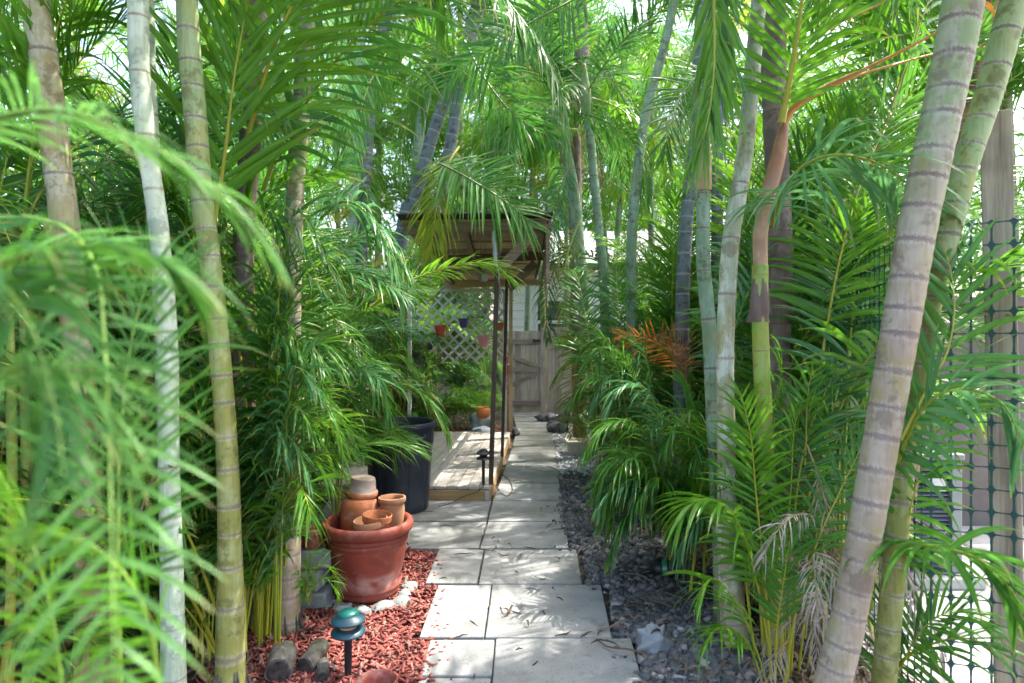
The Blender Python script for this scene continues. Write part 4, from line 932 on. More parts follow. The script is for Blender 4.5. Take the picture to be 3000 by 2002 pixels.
# slanting palms over the deck side
palm('M1', 'slate grey leaning trunk with white rings, right one of the slanting pair above the shelter', 'slate', [(1395, 20), (1370, 120), (1304, 513), (1262, 690)], 9.3, [40, 36, 34, 34], .22, 7.0, GB, baseX=1190, nf=16, keep=(20, .06, 0, 640))
palm('M2', 'blue grey leaning trunk, left one of the slanting pair above the shelter', 'slate', [(1400, 30), (1376, 112), (1273, 380), (1215, 580), (1180, 680)], 9.6, [40, 38, 36, 38], .22, 7.0, GB, baseX=1110, nf=16, keep=(20, .06, 0, 640))
palm('M3', 'slim straight grey green trunk left of the slanting pair', 'teal', [(1288, 0), (1269, 200), (1242, 312), (1224, 446)], 10.2, [30, 28, 28], .3, 7.4, GB, baseX=1160, keep=(15, .08, 0, 450))
palm('M4', 'blue grey slim trunk leaning right at the upper left of centre', 'slate', [(1132, 40), (1112, 160), (1086, 312), (1070, 500)], 9.2, [36, 34, 34], .25, 6.6, GB, baseX=1030, keep=(15, .1, 0, 320))
palm('M5', 'thin pale upright trunk left of the blue grey leaning one', 'teal', [(1062, 20), (1054, 200), (1040, 500)], 9.0, [26, 26, 26], .25, 6.8, GB, baseX=1000)
palm('C1', 'brown shaggy trunk with a skirt of dead fibre at top centre', 'brown', [(1696, 0), (1704, 180), (1684, 312), (1682, 450)], 8.2, [36, 40, 46], .2, 5.4, GB, baseX=1700, nf=16, skirt=7)
palm('C2', 'blue green trunk rising right of the shelter roof behind the path', 'teal', [(1655, 430), (1680, 560), (1692, 670), (1712, 880), (1740, 1060)], 7.2, [34, 34, 34, 30], .22, 3.6, GB, baseX=1752, nf=10)
palm('C2b', 'thin grey blue stem just right of the gate, between the fronds', 'teal', [(1740, 520), (1752, 650), (1772, 880)], 6.6, [30, 26, 24], .2, 3.7, GB, baseX=1782, nf=6)
palm('C3', 'teal ringed slim trunk fourth from the path on the right', 'teal', [(1965, 50), (1940, 160), (1896, 319), (1866, 520), (1851, 700), (1850, 957)], 5.5, [30, 30, 28, 26, 26], .14, 4.6, GR, baseX=1858, keep=(17, .03))
palm('C4', 'dark slate ringed trunk left of the teal trunk with the torn sheath', 'slate', [(2058, 0), (2046, 250), (2040, 400), (2012, 638), (1998, 957)], 5.0, [40, 38, 36, 36], .14, 4.2, GR, baseX=1990, keep=(20, .03))
palm('C5', 'dark thin trunk hidden close behind the teal trunk', 'slate', [(2112, 100), (2102, 478), (2100, 765)], 5.6, [32, 30, 28], .15, 4.6, GR, baseX=2095, keep=(16, .06))
palm('T2', 'teal green ringed stem with a brown torn sheath at its top', 'teal', [(2061, 520), (2061, 765), (2080, 1000), (2096, 1300), (2114, 1609)], 2.9, [62, 50, 46, 42, 40, 38], .19, 1.96, GR, baseX=2128, keep=(24, .035), nf=0, shaft=False)
palm('T1', 'mottled lichen covered pale stem, second of the near stems on the right', 'lichen', [(2205, 200), (2183, 446), (2146, 670), (2132, 830), (2125, 1000), (2126, 1200), (2134, 1609)], 2.7, [74, 52, 50, 50, 48, 46, 40], .24, 3.0, GR, baseX=2160, keep=(26, .035), node0=.2)
palm('A', 'slender green stem sheathed in tan and orange leaf bases, third of the near stems', 'cane', [(2227, 790), (2227, 945), (2240, 1277), (2253, 1532)], 2.6, [56, 48, 46, 44], .15, 1.62, GR, baseX=2266, keep=(24, .04), nf=0, shaft=False)
palm('B', 'brown purple trunk standing behind the sheathed stem', 'brown', [(2265, 0), (2268, 250), (2274, 446), (2287, 700), (2282, 1000), (2284, 1300)], 3.05, [80, 66, 64, 66, 70, 68], .16, 3.8, GR, baseX=2290, keep=(34, .035))
palm('R1', 'thick pale grey ringed trunk leaning right, largest palm trunk in the scene', 'grey', [(2826, -20), (2769, 287), (2686, 670), (2632, 1000), (2581, 1287), (2532, 1575), (2481, 1830), (2440, 2010)], 1.92, [106, 97, 92, 92, 96, 100, 104, 108, 112], .094, 3.1, GR, baseX=2395, keep=(56, .03), n=26, node0=.085)
palm('R2', 'slimmer green ringed trunk leaning close behind the thickest trunk', 'olive', [(2978, -20), (2903, 255), (2832, 472), (2778, 695), (2728, 880), (2684, 1150), (2645, 1400)], 2.08, [60, 58, 58, 62, 70, 76, 78], .10, 3.1, GR, baseX=2570, keep=(34, .08))
palm('R3', 'rusty dark trunk between the two ringed trunks at the upper right', 'rust', [(2905, 0), (2850, 255), (2805, 420), (2740, 700)], 3.2, [46, 46, 46], .15, 3.8, GR, baseX=2620)
# torn and tan sheaths
for key, seg, rr, mat, lab in (('A', [(2228, 800), (2228, 690), (2243, 600), (2270, 500), (2286, 430), (2297, 365)], [.029, .030, .031, .032, .029, .018], 'sheath', 'tan and orange leaf sheath'), ('T2', [(2061, 560), (2062, 480), (2064, 400), (2066, 250)], [.038, .036, .026, .010], 'sheath', 'brown torn leaf sheath')):
    t = PALM[key][0]; Y = 2.6 if key == 'A' else 2.9
    o = trunk_part(t, 'leaf_sheath', [W(x, y, Y) for x, y in seg], rr, TR[mat], 5, 18, bulge=0); o['label'] = lab
mb = MB(); c = [W(2226, y, 2.6)-PALM['A'][0].location for y in (815, 850, 900, 945)]
for i, p in enumerate(c): pass
mb.lathe([(.034, 0), (.038, .05), (.036, .12), (.031, .18)], 16, Matrix.Translation(c[3]), mod=lambda a, i, z: 1+.10*math.sin(5*a+i)+(.5 if i == 0 and math.sin(a) > .2 else 0), capb=False)
o = mb.build('dry_sheath', TR['brown'], PALM['A'][0], smooth=True)

# ------------------------------------------------------------------ hand placed fronds (traced, each at its own distance)
def hero(root, pts, leaf, rm, side=(0, -1, 0), seed=0, name='frond', **k):
    rt = Vector(root.location)
    me = frond_mesh(name, [W(*p)-rt for p in pts], LEAF[leaf], RACH[rm], side=side, seed=seed, **k)
    o = bpy.data.objects.new(name, me); COL.objects.link(o); o.parent = root; return o
def areca(name, loc, label, group=None): return empty(name, (loc[0], loc[1], GZ), label, 'palm bush', group)
GA = 'areca bushes lining the path'
FL = areca('areca_palm', (-.50, .62), 'nearest areca palm whose soft fronds fill the lower left foreground', GA)
hero(FL, [(-260, 420, 0.744), (100, 325, 0.713), (330, 372, 0.694), (560, 500, 0.713), (720, 650, 0.744), (800, 760, 0.775)], 'pale', 'n', (.35, -1, .1), 1, t0=.05, r0=.0055, pairs=40, Lm=0.145, wd=0.0058, droop=1.3, vee=10, phi=(58, 18))
hero(FL, [(-420, 1000, 0.558), (-60, 800, 0.558), (180, 722, 0.570), (400, 735, 0.589), (520, 800, 0.620), (580, 890, 0.651)], 'mid', 'n', (.2, -1, .1), 2, t0=.02, r0=.0055, pairs=46, Lm=0.142, wd=0.0063, droop=1.7, vee=5, phi=(60, 25))
hero(FL, [(-60, 640, 0.90), (110, 640, 0.87), (220, 690, 0.83), (285, 800, 0.76), (303, 960, 0.694), (318, 1250, 0.608), (328, 1600, 0.533), (336, 2100, 0.465)], 'pale', 'n', (1, .1, 0), 3, t0=.22, pairs=28, Lm=0.128, wd=0.0073, droop=.7, vee=-5, phi=(70, 45), r0=.0042)
hero(FL, [(360, 2300, 0.899), (345, 1700, 0.899), (352, 1300, 0.930), (385, 1000, 0.961), (450, 760, 0.992)], 'mid', 'n', (1, 0, 0.000), 4, t0=.35, r0=.0055, pairs=34, Lm=0.224, wd=0.0063, droop=.5, vee=15)
hero(FL, [(-300, 1300, 0.620), (-80, 1120, 0.608), (150, 1080, 0.608), (250, 1130, 0.620), (320, 1230, 0.651), (360, 1340, 0.682)], 'pale', 'n', (.3, -1, .2), 5, t0=.02, r0=.0055, pairs=44, Lm=0.149, wd=0.0060, droop=1.2, vee=10)
hero(FL, [(-300, 700, 0.682), (-100, 760, 0.620), (60, 900, 0.558), (150, 1150, 0.527), (190, 1400, 0.496)], 'mid', 'n', (1, -.3, 0), 6, t0=.02, r0=.0055, pairs=30, Lm=0.139, wd=0.0070, droop=1.3, vee=0)
hero(FL, [(200, 2200, 0.806), (150, 1800, 0.806), (60, 1500, 0.806), (-60, 1300, 0.806)], 'bright', 'n', (.6, -.6, .2), 7, t0=.1, r0=.0055, pairs=32, Lm=0.185, wd=0.0060, droop=.8)
hero(FL, [(480, 2300, 0.775), (440, 1850, 0.744), (300, 1620, 0.713), (60, 1560, 0.682), (-160, 1640, 0.651)], 'bright', 'n', (.1, -1, .5), 8, t0=.2, r0=.0055, pairs=34, Lm=0.148, wd=0.0060, droop=.8)
FR = areca('areca_palm', (1.36, 2.36), 'areca palm at the lower right edge with drooping fronds over the mesh fence', GA)
hero(FR, [(2262, 660, 2.75), (2300, 545, 2.4), (2375, 475, 2.12), (2480, 455, 2.0), (2610, 500, 2.02), (2720, 610, 2.08), (2770, 730, 2.1)], 'blue', 'g', (.1, -1, .25), 11, t0=.12, pairs=34, Lm=.33, wd=.022, droop=1.6, vee=5)
hero(FR, [(2535, 1640, 2.3), (2610, 1590, 2.05), (2720, 1600, 1.78), (2850, 1630, 1.65), (2950, 1710, 1.6), (3010, 1830, 1.58)], 'mid', 'g', (.3, -1, .2), 12, t0=.15, pairs=26, Lm=.27, wd=.024, droop=1.8, vee=0)
hero(FR, [(2640, 1290, 2.0), (2720, 1130, 2.0), (2775, 1030, 2.0), (2796, 911, 2.0), (2788, 810, 2.02), (2768, 730, 2.05)], 'mid', 'y', (1, -.2, .1), 13, t0=.10, pairs=14, Lm=.34, wd=.026, droop=.5, vee=10, phi=(62, 25), r0=.006)
hero(FR, [(2570, 1600, 2.25), (2640, 1330, 2.05), (2720, 1180, 1.95), (2840, 1140, 1.85), (2950, 1200, 1.8), (3010, 1350, 1.78)], 'blue', 'g', (.1, -1, .3), 14, t0=.35, pairs=22, Lm=.28, wd=.022, droop=1.5, vee=5)
hero(FR, [(2540, 2060, 2.3), (2620, 1960, 2.15), (2700, 1900, 2.05), (2830, 1870, 2.0), (2960, 1930, 1.95)], 'deep', 'g', (.3, -1, .3), 16, t0=.2, pairs=20, Lm=.26, wd=.02, droop=.7)
hero(FR, [(2590, 2000, 2.15), (2640, 1650, 2.08), (2690, 1400, 2.02), (2760, 1230, 1.98), (2850, 1170, 1.95)], 'mid', 'y', (.6, -.8, .1), 18, t0=.4, pairs=22, Lm=.22, wd=.017, droop=1.1, r0=.006)
hero(FR, [(2620, 2000, 2.12), (2690, 1860, 2.06), (2790, 1790, 2.0), (2890, 1830, 1.96)], 'mid', 'g', (.3, -1, .3), 20, t0=.3, pairs=20, Lm=.2, wd=.015, droop=1.1, r0=.005)
T = PALM['L5'][0]
hero(T, [(770, 560, 2.9), (815, 440, 2.85), (870, 345, 2.8), (960, 210, 2.7), (1060, 95, 2.6), (1180, 0, 2.5), (1320, -60, 2.45)], 'mid', 'g', (.55, -.4, -.75), 21, t0=.10, pairs=30, Lm=.62, wd=.022, droop=.75, vee=5, phi=(72, 30), r0=.012)
hero(T, [(720, 420, 2.6), (800, 150, 2.5), (900, -60, 2.4), (1050, -200, 2.3)], 'bright', 'y', (-.8, -.2, .5), 22, t0=.05, pairs=26, Lm=.55, wd=.028, droop=.5, vee=5)
hero(PALM['L4'][0], [(620, 700, 2.6), (655, 480, 2.55), (690, 200, 2.5), (740, -60, 2.45)], 'bright', 'y', (1, 0, -.1), 23, t0=.12, pairs=18, Lm=.62, wd=.032, droop=.35, vee=8, phi=(40, 25))
T = PALM['M1'][0]
hero(T, [(1330, -160, 3.4), (1430, -60, 3.3), (1530, 60, 3.2), (1610, 180, 3.15), (1650, 300, 3.1), (1662, 430, 3.1)], 'deep', 'd', (-.25, -1, 0), 24, t0=.05, pairs=42, Lm=.36, wd=.022, droop=1.9, vee=-5)
hero(T, [(1290, 480, 4.7), (1340, 505, 4.65), (1395, 536, 4.6), (1460, 576, 4.6), (1520, 622, 4.6), (1560, 665, 4.65)], 'mid', 'd', (.35, .4, .85), 25, t0=.03, pairs=38, Lm=.46, wd=.021, droop=.5, vee=0, phi=(72, 35))
hero(T, [(1345, 430, 4.9), (1310, 490, 4.8), (1285, 580, 4.75), (1268, 690, 4.75), (1262, 760, 4.75)], 'yellow', 'y', (1, -.2, 0), 26, t0=.05, pairs=32, Lm=.42, wd=.021, droop=1.2, vee=0, phi=(50, 15))
hero(T, [(1360, 120, 5.0), (1420, 230, 4.9), (1500, 330, 4.85), (1600, 400, 4.8)], 'mid', 'd', (.4, -.3, .8), 28, t0=.05, pairs=36, Lm=.50, wd=.022, droop=.9, vee=0)
T = PALM['C1'][0]
hero(T, [(1730, -30, 5.2), (1640, 20, 5.0), (1540, 75, 4.9), (1440, 140, 4.8), (1340, 215, 4.8), (1300, 260, 4.8)], 'deep', 'd', (-.2, -.3, .9), 31, t0=.05, pairs=40, Lm=.50, wd=.023, droop=.7, vee=0)
hero(T, [(1690, 330, 6.0), (1760, 350, 5.8), (1830, 400, 5.6), (1880, 480, 5.5), (1900, 580, 5.5)], 'mid', 'd', (.2, -1, .1), 32, t0=.05, pairs=38, Lm=.42, wd=.021, droop=1.8, vee=0)
hero(T, [(1680, 300, 6.4), (1600, 330, 6.2), (1520, 330, 6.1), (1450, 380, 6.0), (1400, 450, 6)], 'mid', 'd', (-.2, -1, .1), 33, t0=.05, pairs=38, Lm=.48, wd=.022, droop=1.6, vee=0)
hero(T, [(1690, 380, 6.4), (1640, 380, 6.2), (1560, 420, 6.1), (1480, 520, 6.0)], 'bright', 'g', (-.2, -.6, .6), 34, t0=.05, pairs=38, Lm=.46, wd=.022, droop=1.2, vee=0)
T = PALM['C4'][0]
hero(T, [(2085, -120, 2.5), (2092, 60, 2.45), (2090, 220, 2.42), (2072, 360, 2.4), (2040, 470, 2.4)], 'bright', 'g', (1, -.3, 0), 35, t0=.05, pairs=30, Lm=.36, wd=.018, droop=1.2, vee=0, phi=(24, 10))
hero(T, [(2100, -120, 2.6), (2110, 60, 2.55), (2105, 220, 2.5), (2085, 340, 2.5)], 'blue', 'g', (.6, -1, 0), 36, t0=.05, pairs=26, Lm=.34, wd=.02, droop=1.2, vee=0, phi=(24, 10))
hero(T, [(2090, 200, 4.6), (2050, 215, 4.4), (1990, 290, 4.3), (1960, 380, 4.2), (1950, 450, 4.2)], 'deep', 'd', (-1, -.2, .1), 37, t0=.1, pairs=28, Lm=.36, wd=.018, droop=.6, vee=0)
T = PALM['M2'][0]
for i in range(16):      # inner fronds of the slanting palms and the shaggy one, closing the view above the shelter
    T = PALM[('M2', 'M1', 'C1', 'M3')[i % 4]][0]; x0 = (1330, 1420, 1690, 1240)[i % 4]+random.uniform(-60, 60); y0 = random.uniform(-40, 330); Y0 = random.uniform(7.2, 8.8); dx = random.choice((-1, 1))*random.uniform(140, 300); dr = random.uniform(40, 190)
    hero(T, [(x0, y0, Y0), (x0+dx*.4, y0-30, Y0-.3), (x0+dx*.8, y0+dr*.4, Y0-.5), (x0+dx, y0+dr, Y0-.6), (x0+dx*1.05, y0+dr*1.7, Y0-.6)], ('mid', 'bright', 'mid', 'bright', 'deep')[i % 5], 'g', (random.uniform(-.4, .4), -1, random.uniform(-.1, .7)), 120+i, t0=.05, pairs=40, Lm=.5, wd=.026, droop=random.uniform(.8, 1.7), vee=5)
# shelter crossing frond, pot plants by the can, small fern by the blocks
MPL = areca('areca_palm', (-1.45, 4.7), 'areca palm sending a long frond across the front of the shelter', GA)
hero(MPL, [(1085, 900, 4.3), (1165, 838, 4.35), (1262, 800, 4.4), (1368, 772, 4.4), (1450, 778, 4.45), (1512, 830, 4.5)], 'bright', 'y', (.1, -1, .3), 41, t0=.05, pairs=34, Lm=.28, wd=.02, droop=.9, vee=10)
hero(MPL, [(960, 830, 4.0), (1040, 700, 4.0), (1110, 690, 3.95), (1180, 770, 3.9), (1210, 900, 3.9)], 'blue', 'g', (.1, -1, .2), 42, t0=.1, pairs=36, Lm=.34, wd=.02, droop=1.7, vee=5)
hero(MPL, [(940, 640, 3.8), (1010, 590, 3.7), (1090, 640, 3.65), (1150, 760, 3.6), (1175, 900, 3.6)], 'blue', 'g', (.1, -1, .2), 43, t0=.1, pairs=36, Lm=.36, wd=.021, droop=1.7, vee=5)
CP = areca('areca_palm', (-1.28, 4.35), 'small areca palm arching its fronds over the black trash can', GA)
hero(CP, [(985, 1540, 4.25), (1020, 1290, 4.25), (1090, 1150, 4.2), (1180, 1125, 4.15), (1265, 1180, 4.1), (1310, 1270, 4.1)], 'mid', 'y', (.1, -1, .2), 44, t0=.42, pairs=26, Lm=.36, wd=.021, droop=1.7, vee=5)
hero(CP, [(985, 1540, 4.3), (990, 1300, 4.3), (1020, 1190, 4.25), (1085, 1180, 4.2), (1130, 1250, 4.15), (1150, 1330, 4.1)], 'mid', 'y', (.2, -1, .2), 45, t0=.4, pairs=24, Lm=.36, wd=.021, droop=1.7, vee=5)
hero(CP, [(985, 1540, 4.4), (1000, 1330, 4.45), (1060, 1170, 4.5), (1160, 1120, 4.55), (1240, 1150, 4.6), (1280, 1210, 4.6)], 'yellow', 'b', (.2, -1, .2), 46, t0=.45, pairs=24, Lm=.30, wd=.018, droop=1.4, vee=5)
hero(CP, [(980, 1540, 4.2), (960, 1300, 4.1), (985, 1180, 4.0), (1040, 1190, 3.9), (1070, 1300, 3.9)], 'mid', 'g', (.2, -1, .2), 47, t0=.4, pairs=24, Lm=.32, wd=.02, droop=1.6, vee=5)
FE = areca('young_palm', (-.985, 2.97), 'small bright green palm seedling arching beside the grey block stack')
for i, pts in enumerate([[(905, 1770, 2.95), (912, 1690, 2.95), (945, 1655, 2.93), (980, 1685, 2.9), (990, 1750, 2.9)], [(905, 1770, 2.97), (898, 1680, 2.97), (912, 1630, 2.97), (935, 1615, 2.97)], [(906, 1770, 2.95), (925, 1710, 2.9), (960, 1700, 2.87), (985, 1740, 2.86)], [(904, 1772, 2.93), (885, 1700, 2.9), (868, 1665, 2.88)]]):
    hero(FE, pts, 'bright', 'g', (.5, -1, .3), 50+i, t0=.2, pairs=16, Lm=.12, wd=.011, droop=.8, r0=.003)
# dead orange and dry fronds on the right
T = PALM['C3'][0]
hero(T, [(2010, 1110, 4.8), (1975, 1050, 4.75), (1930, 1010, 4.7), (1860, 985, 4.65), (1810, 985, 4.6)], 'orange', 'o', (0, -.5, .8), 61, t0=.1, pairs=22, Lm=.24, wd=.012, droop=.5, vee=0, name='dry_frond')['label'] = 'dry orange frond'
hero(T, [(2010, 1110, 4.8), (2010, 1040, 4.75), (1985, 1000, 4.7), (1940, 975, 4.65)], 'dry', 'b', (.6, -.5, .5), 62, t0=.1, pairs=22, Lm=.22, wd=.010, droop=.6, vee=0, name='dry_frond')
T = PALM['C2'][0]
hero(T, [(1700, 1000, 6.4), (1690, 1050, 6.35), (1680, 1130, 6.3), (1677, 1210, 6.3), (1682, 1280, 6.3)], 'yellow', 'o', (1, -.1, .1), 63, t0=.02, pairs=26, Lm=.28, wd=.016, droop=.7, vee=0, phi=(75, 40))
hero(T, [(1670, 480, 6.6), (1640, 560, 6.5), (1620, 660, 6.4), (1612, 760, 6.35)], 'blue', 'd', (-.8, -.5, 0), 64, t0=.05, pairs=34, Lm=.34, wd=.019, droop=1.5, vee=0)
hero(T, [(1680, 700, 6.6), (1620, 800, 6.5), (1600, 900, 6.4), (1608, 1000, 6.4)], 'deep', 'd', (-.8, -.5, 0), 65, t0=.1, pairs=30, Lm=.26, wd=.018, droop=1.5, vee=0)
hero(T, [(1700, 640, 6.6), (1660, 760, 6.4), (1655, 900, 6.3), (1665, 1010, 6.3)], 'yellow', 'g', (-.9, -.4, 0), 66, t0=.1, pairs=30, Lm=.26, wd=.018, droop=1.2, vee=0)
T = PALM['A'][0]
for i, (pts, r0) in enumerate([([(2290, 385, 2.6), (2320, 320, 2.58), (2400, 265, 2.55), (2560, 190, 2.5), (2760, 85, 2.45), (2950, -60, 2.4)], .015), ([(2292, 390, 2.62), (2340, 310, 2.65), (2480, 235, 2.7), (2620, 190, 2.75), (2780, 150, 2.8), (2980, 130, 2.85)], .012), ([(2288, 390, 2.6), (2330, 180, 2.62), (2440, 80, 2.65), (2600, 0, 2.7), (2800, -120, 2.7)], .010)]):
    hero(T, pts, 'mid' if i else 'orange', 'o', (0, -1, .2), 70+i, t0=.72, pairs=14, Lm=.4, wd=.024, droop=.9, vee=5, r0=r0)
hero(T, [(2290, 360, 2.55), (2320, 200, 2.5), (2345, 40, 2.45), (2360, -120, 2.4)], 'bright', 'y', (.8, -.4, 0), 73, t0=.1, pairs=18, Lm=.42, wd=.026, droop=.6, r0=.016)
hero(PALM['B'][0], [(2540, 520, 3.4), (2590, 380, 3.4), (2640, 230, 3.4), (2720, 0, 3.4), (2760, -140, 3.4)], 'mid', 'o', (-.6, -.5, .4), 74, t0=.25, pairs=22, Lm=.5, wd=.026, droop=.6, r0=.010)
# bright front fronds low on the right
RC = areca('areca_palm', (1.12, 2.42), 'areca palm with bright yellow stems at the foot of the near right stems', GA)
hero(RC, [(2270, 2050, 2.3), (2276, 1850, 2.3), (2290, 1740, 2.3), (2305, 1640, 2.3), (2318, 1550, 2.3)], 'mid', 'y', (1, 0, .05), 81, t0=.42, pairs=18, Lm=.20, wd=.015, droop=.3, vee=5, phi=(55, 30), r0=.005)
hero(RC, [(2260, 2050, 2.3), (2215, 1900, 2.28), (2165, 1780, 2.25), (2105, 1700, 2.2), (2060, 1715, 2.18), (2040, 1770, 2.18)], 'bright', 'y', (.2, -1, .3), 82, t0=.42, pairs=16, Lm=.20, wd=.014, droop=1.0, r0=.005)
hero(RC, [(2270, 2050, 2.4), (2235, 1800, 2.4), (2180, 1570, 2.38), (2110, 1470, 2.35), (2035, 1470, 2.32), (1985, 1520, 2.3)], 'bright', 'y', (.1, -1, .3), 83, t0=.48, pairs=26, Lm=.28, wd=.018, droop=1.4, r0=.007)
hero(RC, [(2250, 2060, 2.35), (2200, 1900, 2.3), (2140, 1840, 2.25), (2090, 1850, 2.2), (2060, 1900, 2.2)], 'bright', 'y', (.2, -1, .3), 84, t0=.4, pairs=14, Lm=.18, wd=.014, droop=1.1, r0=.005)
hero(RC, [(2290, 2060, 2.35), (2330, 1800, 2.35), (2390, 1600, 2.35), (2470, 1420, 2.38), (2540, 1280, 2.4)], 'mid', 'y', (.8, -.5, .1), 85, t0=.4, pairs=22, Lm=.19, wd=.016, droop=.8, r0=.007)
hero(RC, [(2265, 2060, 2.4), (2240, 1700, 2.45), (2215, 1450, 2.5), (2200, 1280, 2.5), (2170, 1150, 2.5)], 'bright', 'y', (.8, -.5, .1), 86, t0=.35, pairs=26, Lm=.23, wd=.020, droop=.9, r0=.008)
hero(RC, [(2300, 2060, 2.4), (2310, 1900, 2.42), (2320, 1600, 2.5), (2360, 1300, 2.55), (2450, 1080, 2.6)], 'deep', 'y', (.8, -.5, .1), 87, t0=.42, pairs=30, Lm=.25, wd=.021, droop=.9, r0=.008)
for i, (xa, xb, xc, yc) in enumerate([(2285, 2290, 2330, 1240), (2310, 2330, 2370, 1130), (2330, 2365, 2440, 1200), (2350, 2400, 2500, 1330), (2250, 2225, 2190, 1330), (2235, 2190, 2140, 1420), (2300, 2300, 2290, 1080), (2270, 2255, 2270, 1180)]):
    hero(RC, [(xa, 2060, 2.45+.03*i), (xb, 1750, 2.45+.03*i), ((xb+xc)/2+6, 1450, 2.5+.03*i), (xc, yc, 2.5+.03*i), (xc+(xc-xb)*.9+10, yc-60, 2.45+.03*i)], ('bright', 'mid', 'bright', 'mid')[i % 4], 'y', (random.uniform(-.8, .8), -.6, .2), 140+i, t0=.5, pairs=20, Lm=.19, wd=.017, droop=1.0, r0=.008)
for i in range(18):     # withered grey leaf bases
    add_frond(RC, random.choice(VAR[('dead', 'grey')]), (1.12+random.uniform(-.05, .28), 2.45+random.uniform(-.1, .3), random.uniform(.15, .75)), random.uniform(0, 6.28), random.uniform(-.3, .3), random.uniform(.35, .6), False, 'dry_frond')

# ------------------------------------------------------------------ crowns of the traced palms
for key, (t, top, nf, kinds, w, sc, dead, tol, skirt) in PALM.items():
    if nf: crown(t, top, nf if t.location.y > 6 else max(4, nf-4), kinds, w, sc, tol=tol)
    for i in range(skirt): add_frond(t, random.choice(VAR[('dead', 'dry')]), top-Vector((0, 0, 1.2+random.uniform(0, .9))), i/skirt*6.28, random.uniform(-.2, .1), random.uniform(.6, .95), False, 'dry_frond')
# a second tier of fronds from suckers close behind the near stems, filling eye height
def clump(t, n, kinds, w, zr=(0, .1), spread=.18, sc=(.8, 1.1), yaw=None, tol=1.0, tries=10, canes=0, ch=(.8, 1.9)):
    b = Vector(t.location); k = 0
    for i in range(n):
        for _ in range(tries):
            a = R(random.uniform(*yaw)) if yaw else random.uniform(0, 6.283)
            p = b+Vector((random.gauss(0, spread), random.gauss(0, spread), random.uniform(*zr)))
            if add_frond(t, pick(random.choice(kinds), w), p, a, random.uniform(-.12, .12), random.uniform(*sc), tol=tol): k += 1; break
    for i in range(canes):
        p = b+Vector((random.gauss(0, spread), random.gauss(0, spread), 0)); h = random.uniform(*ch)
        q = p+Vector((random.uniform(-.12, .12), random.uniform(-.12, .12), h)); mid = (p+q)/2+Vector((random.uniform(-.03, .03), random.uniform(-.03, .03), 0))
        trunk_part(t, 'cane', [p, mid, q], [.017, .015, .016, .008], TR['cane'], .11, 10, seed=i)
        for j in range(6):
            for _ in range(tries):
                if add_frond(t, pick(random.choice(('crown', 'up', 'hang', 'crown')), w), q-Vector((0, 0, random.uniform(0, .2))), j*1.05+random.uniform(-.4, .4), random.uniform(-.1, .1), random.uniform(.6, .9), tol=tol): k += 1; break
    return k
WM = dict(mid=5, deep=3, bright=3, blue=1); WB = dict(bright=5, mid=4, yellow=1); WD = dict(deep=5, mid=4, blue=2)
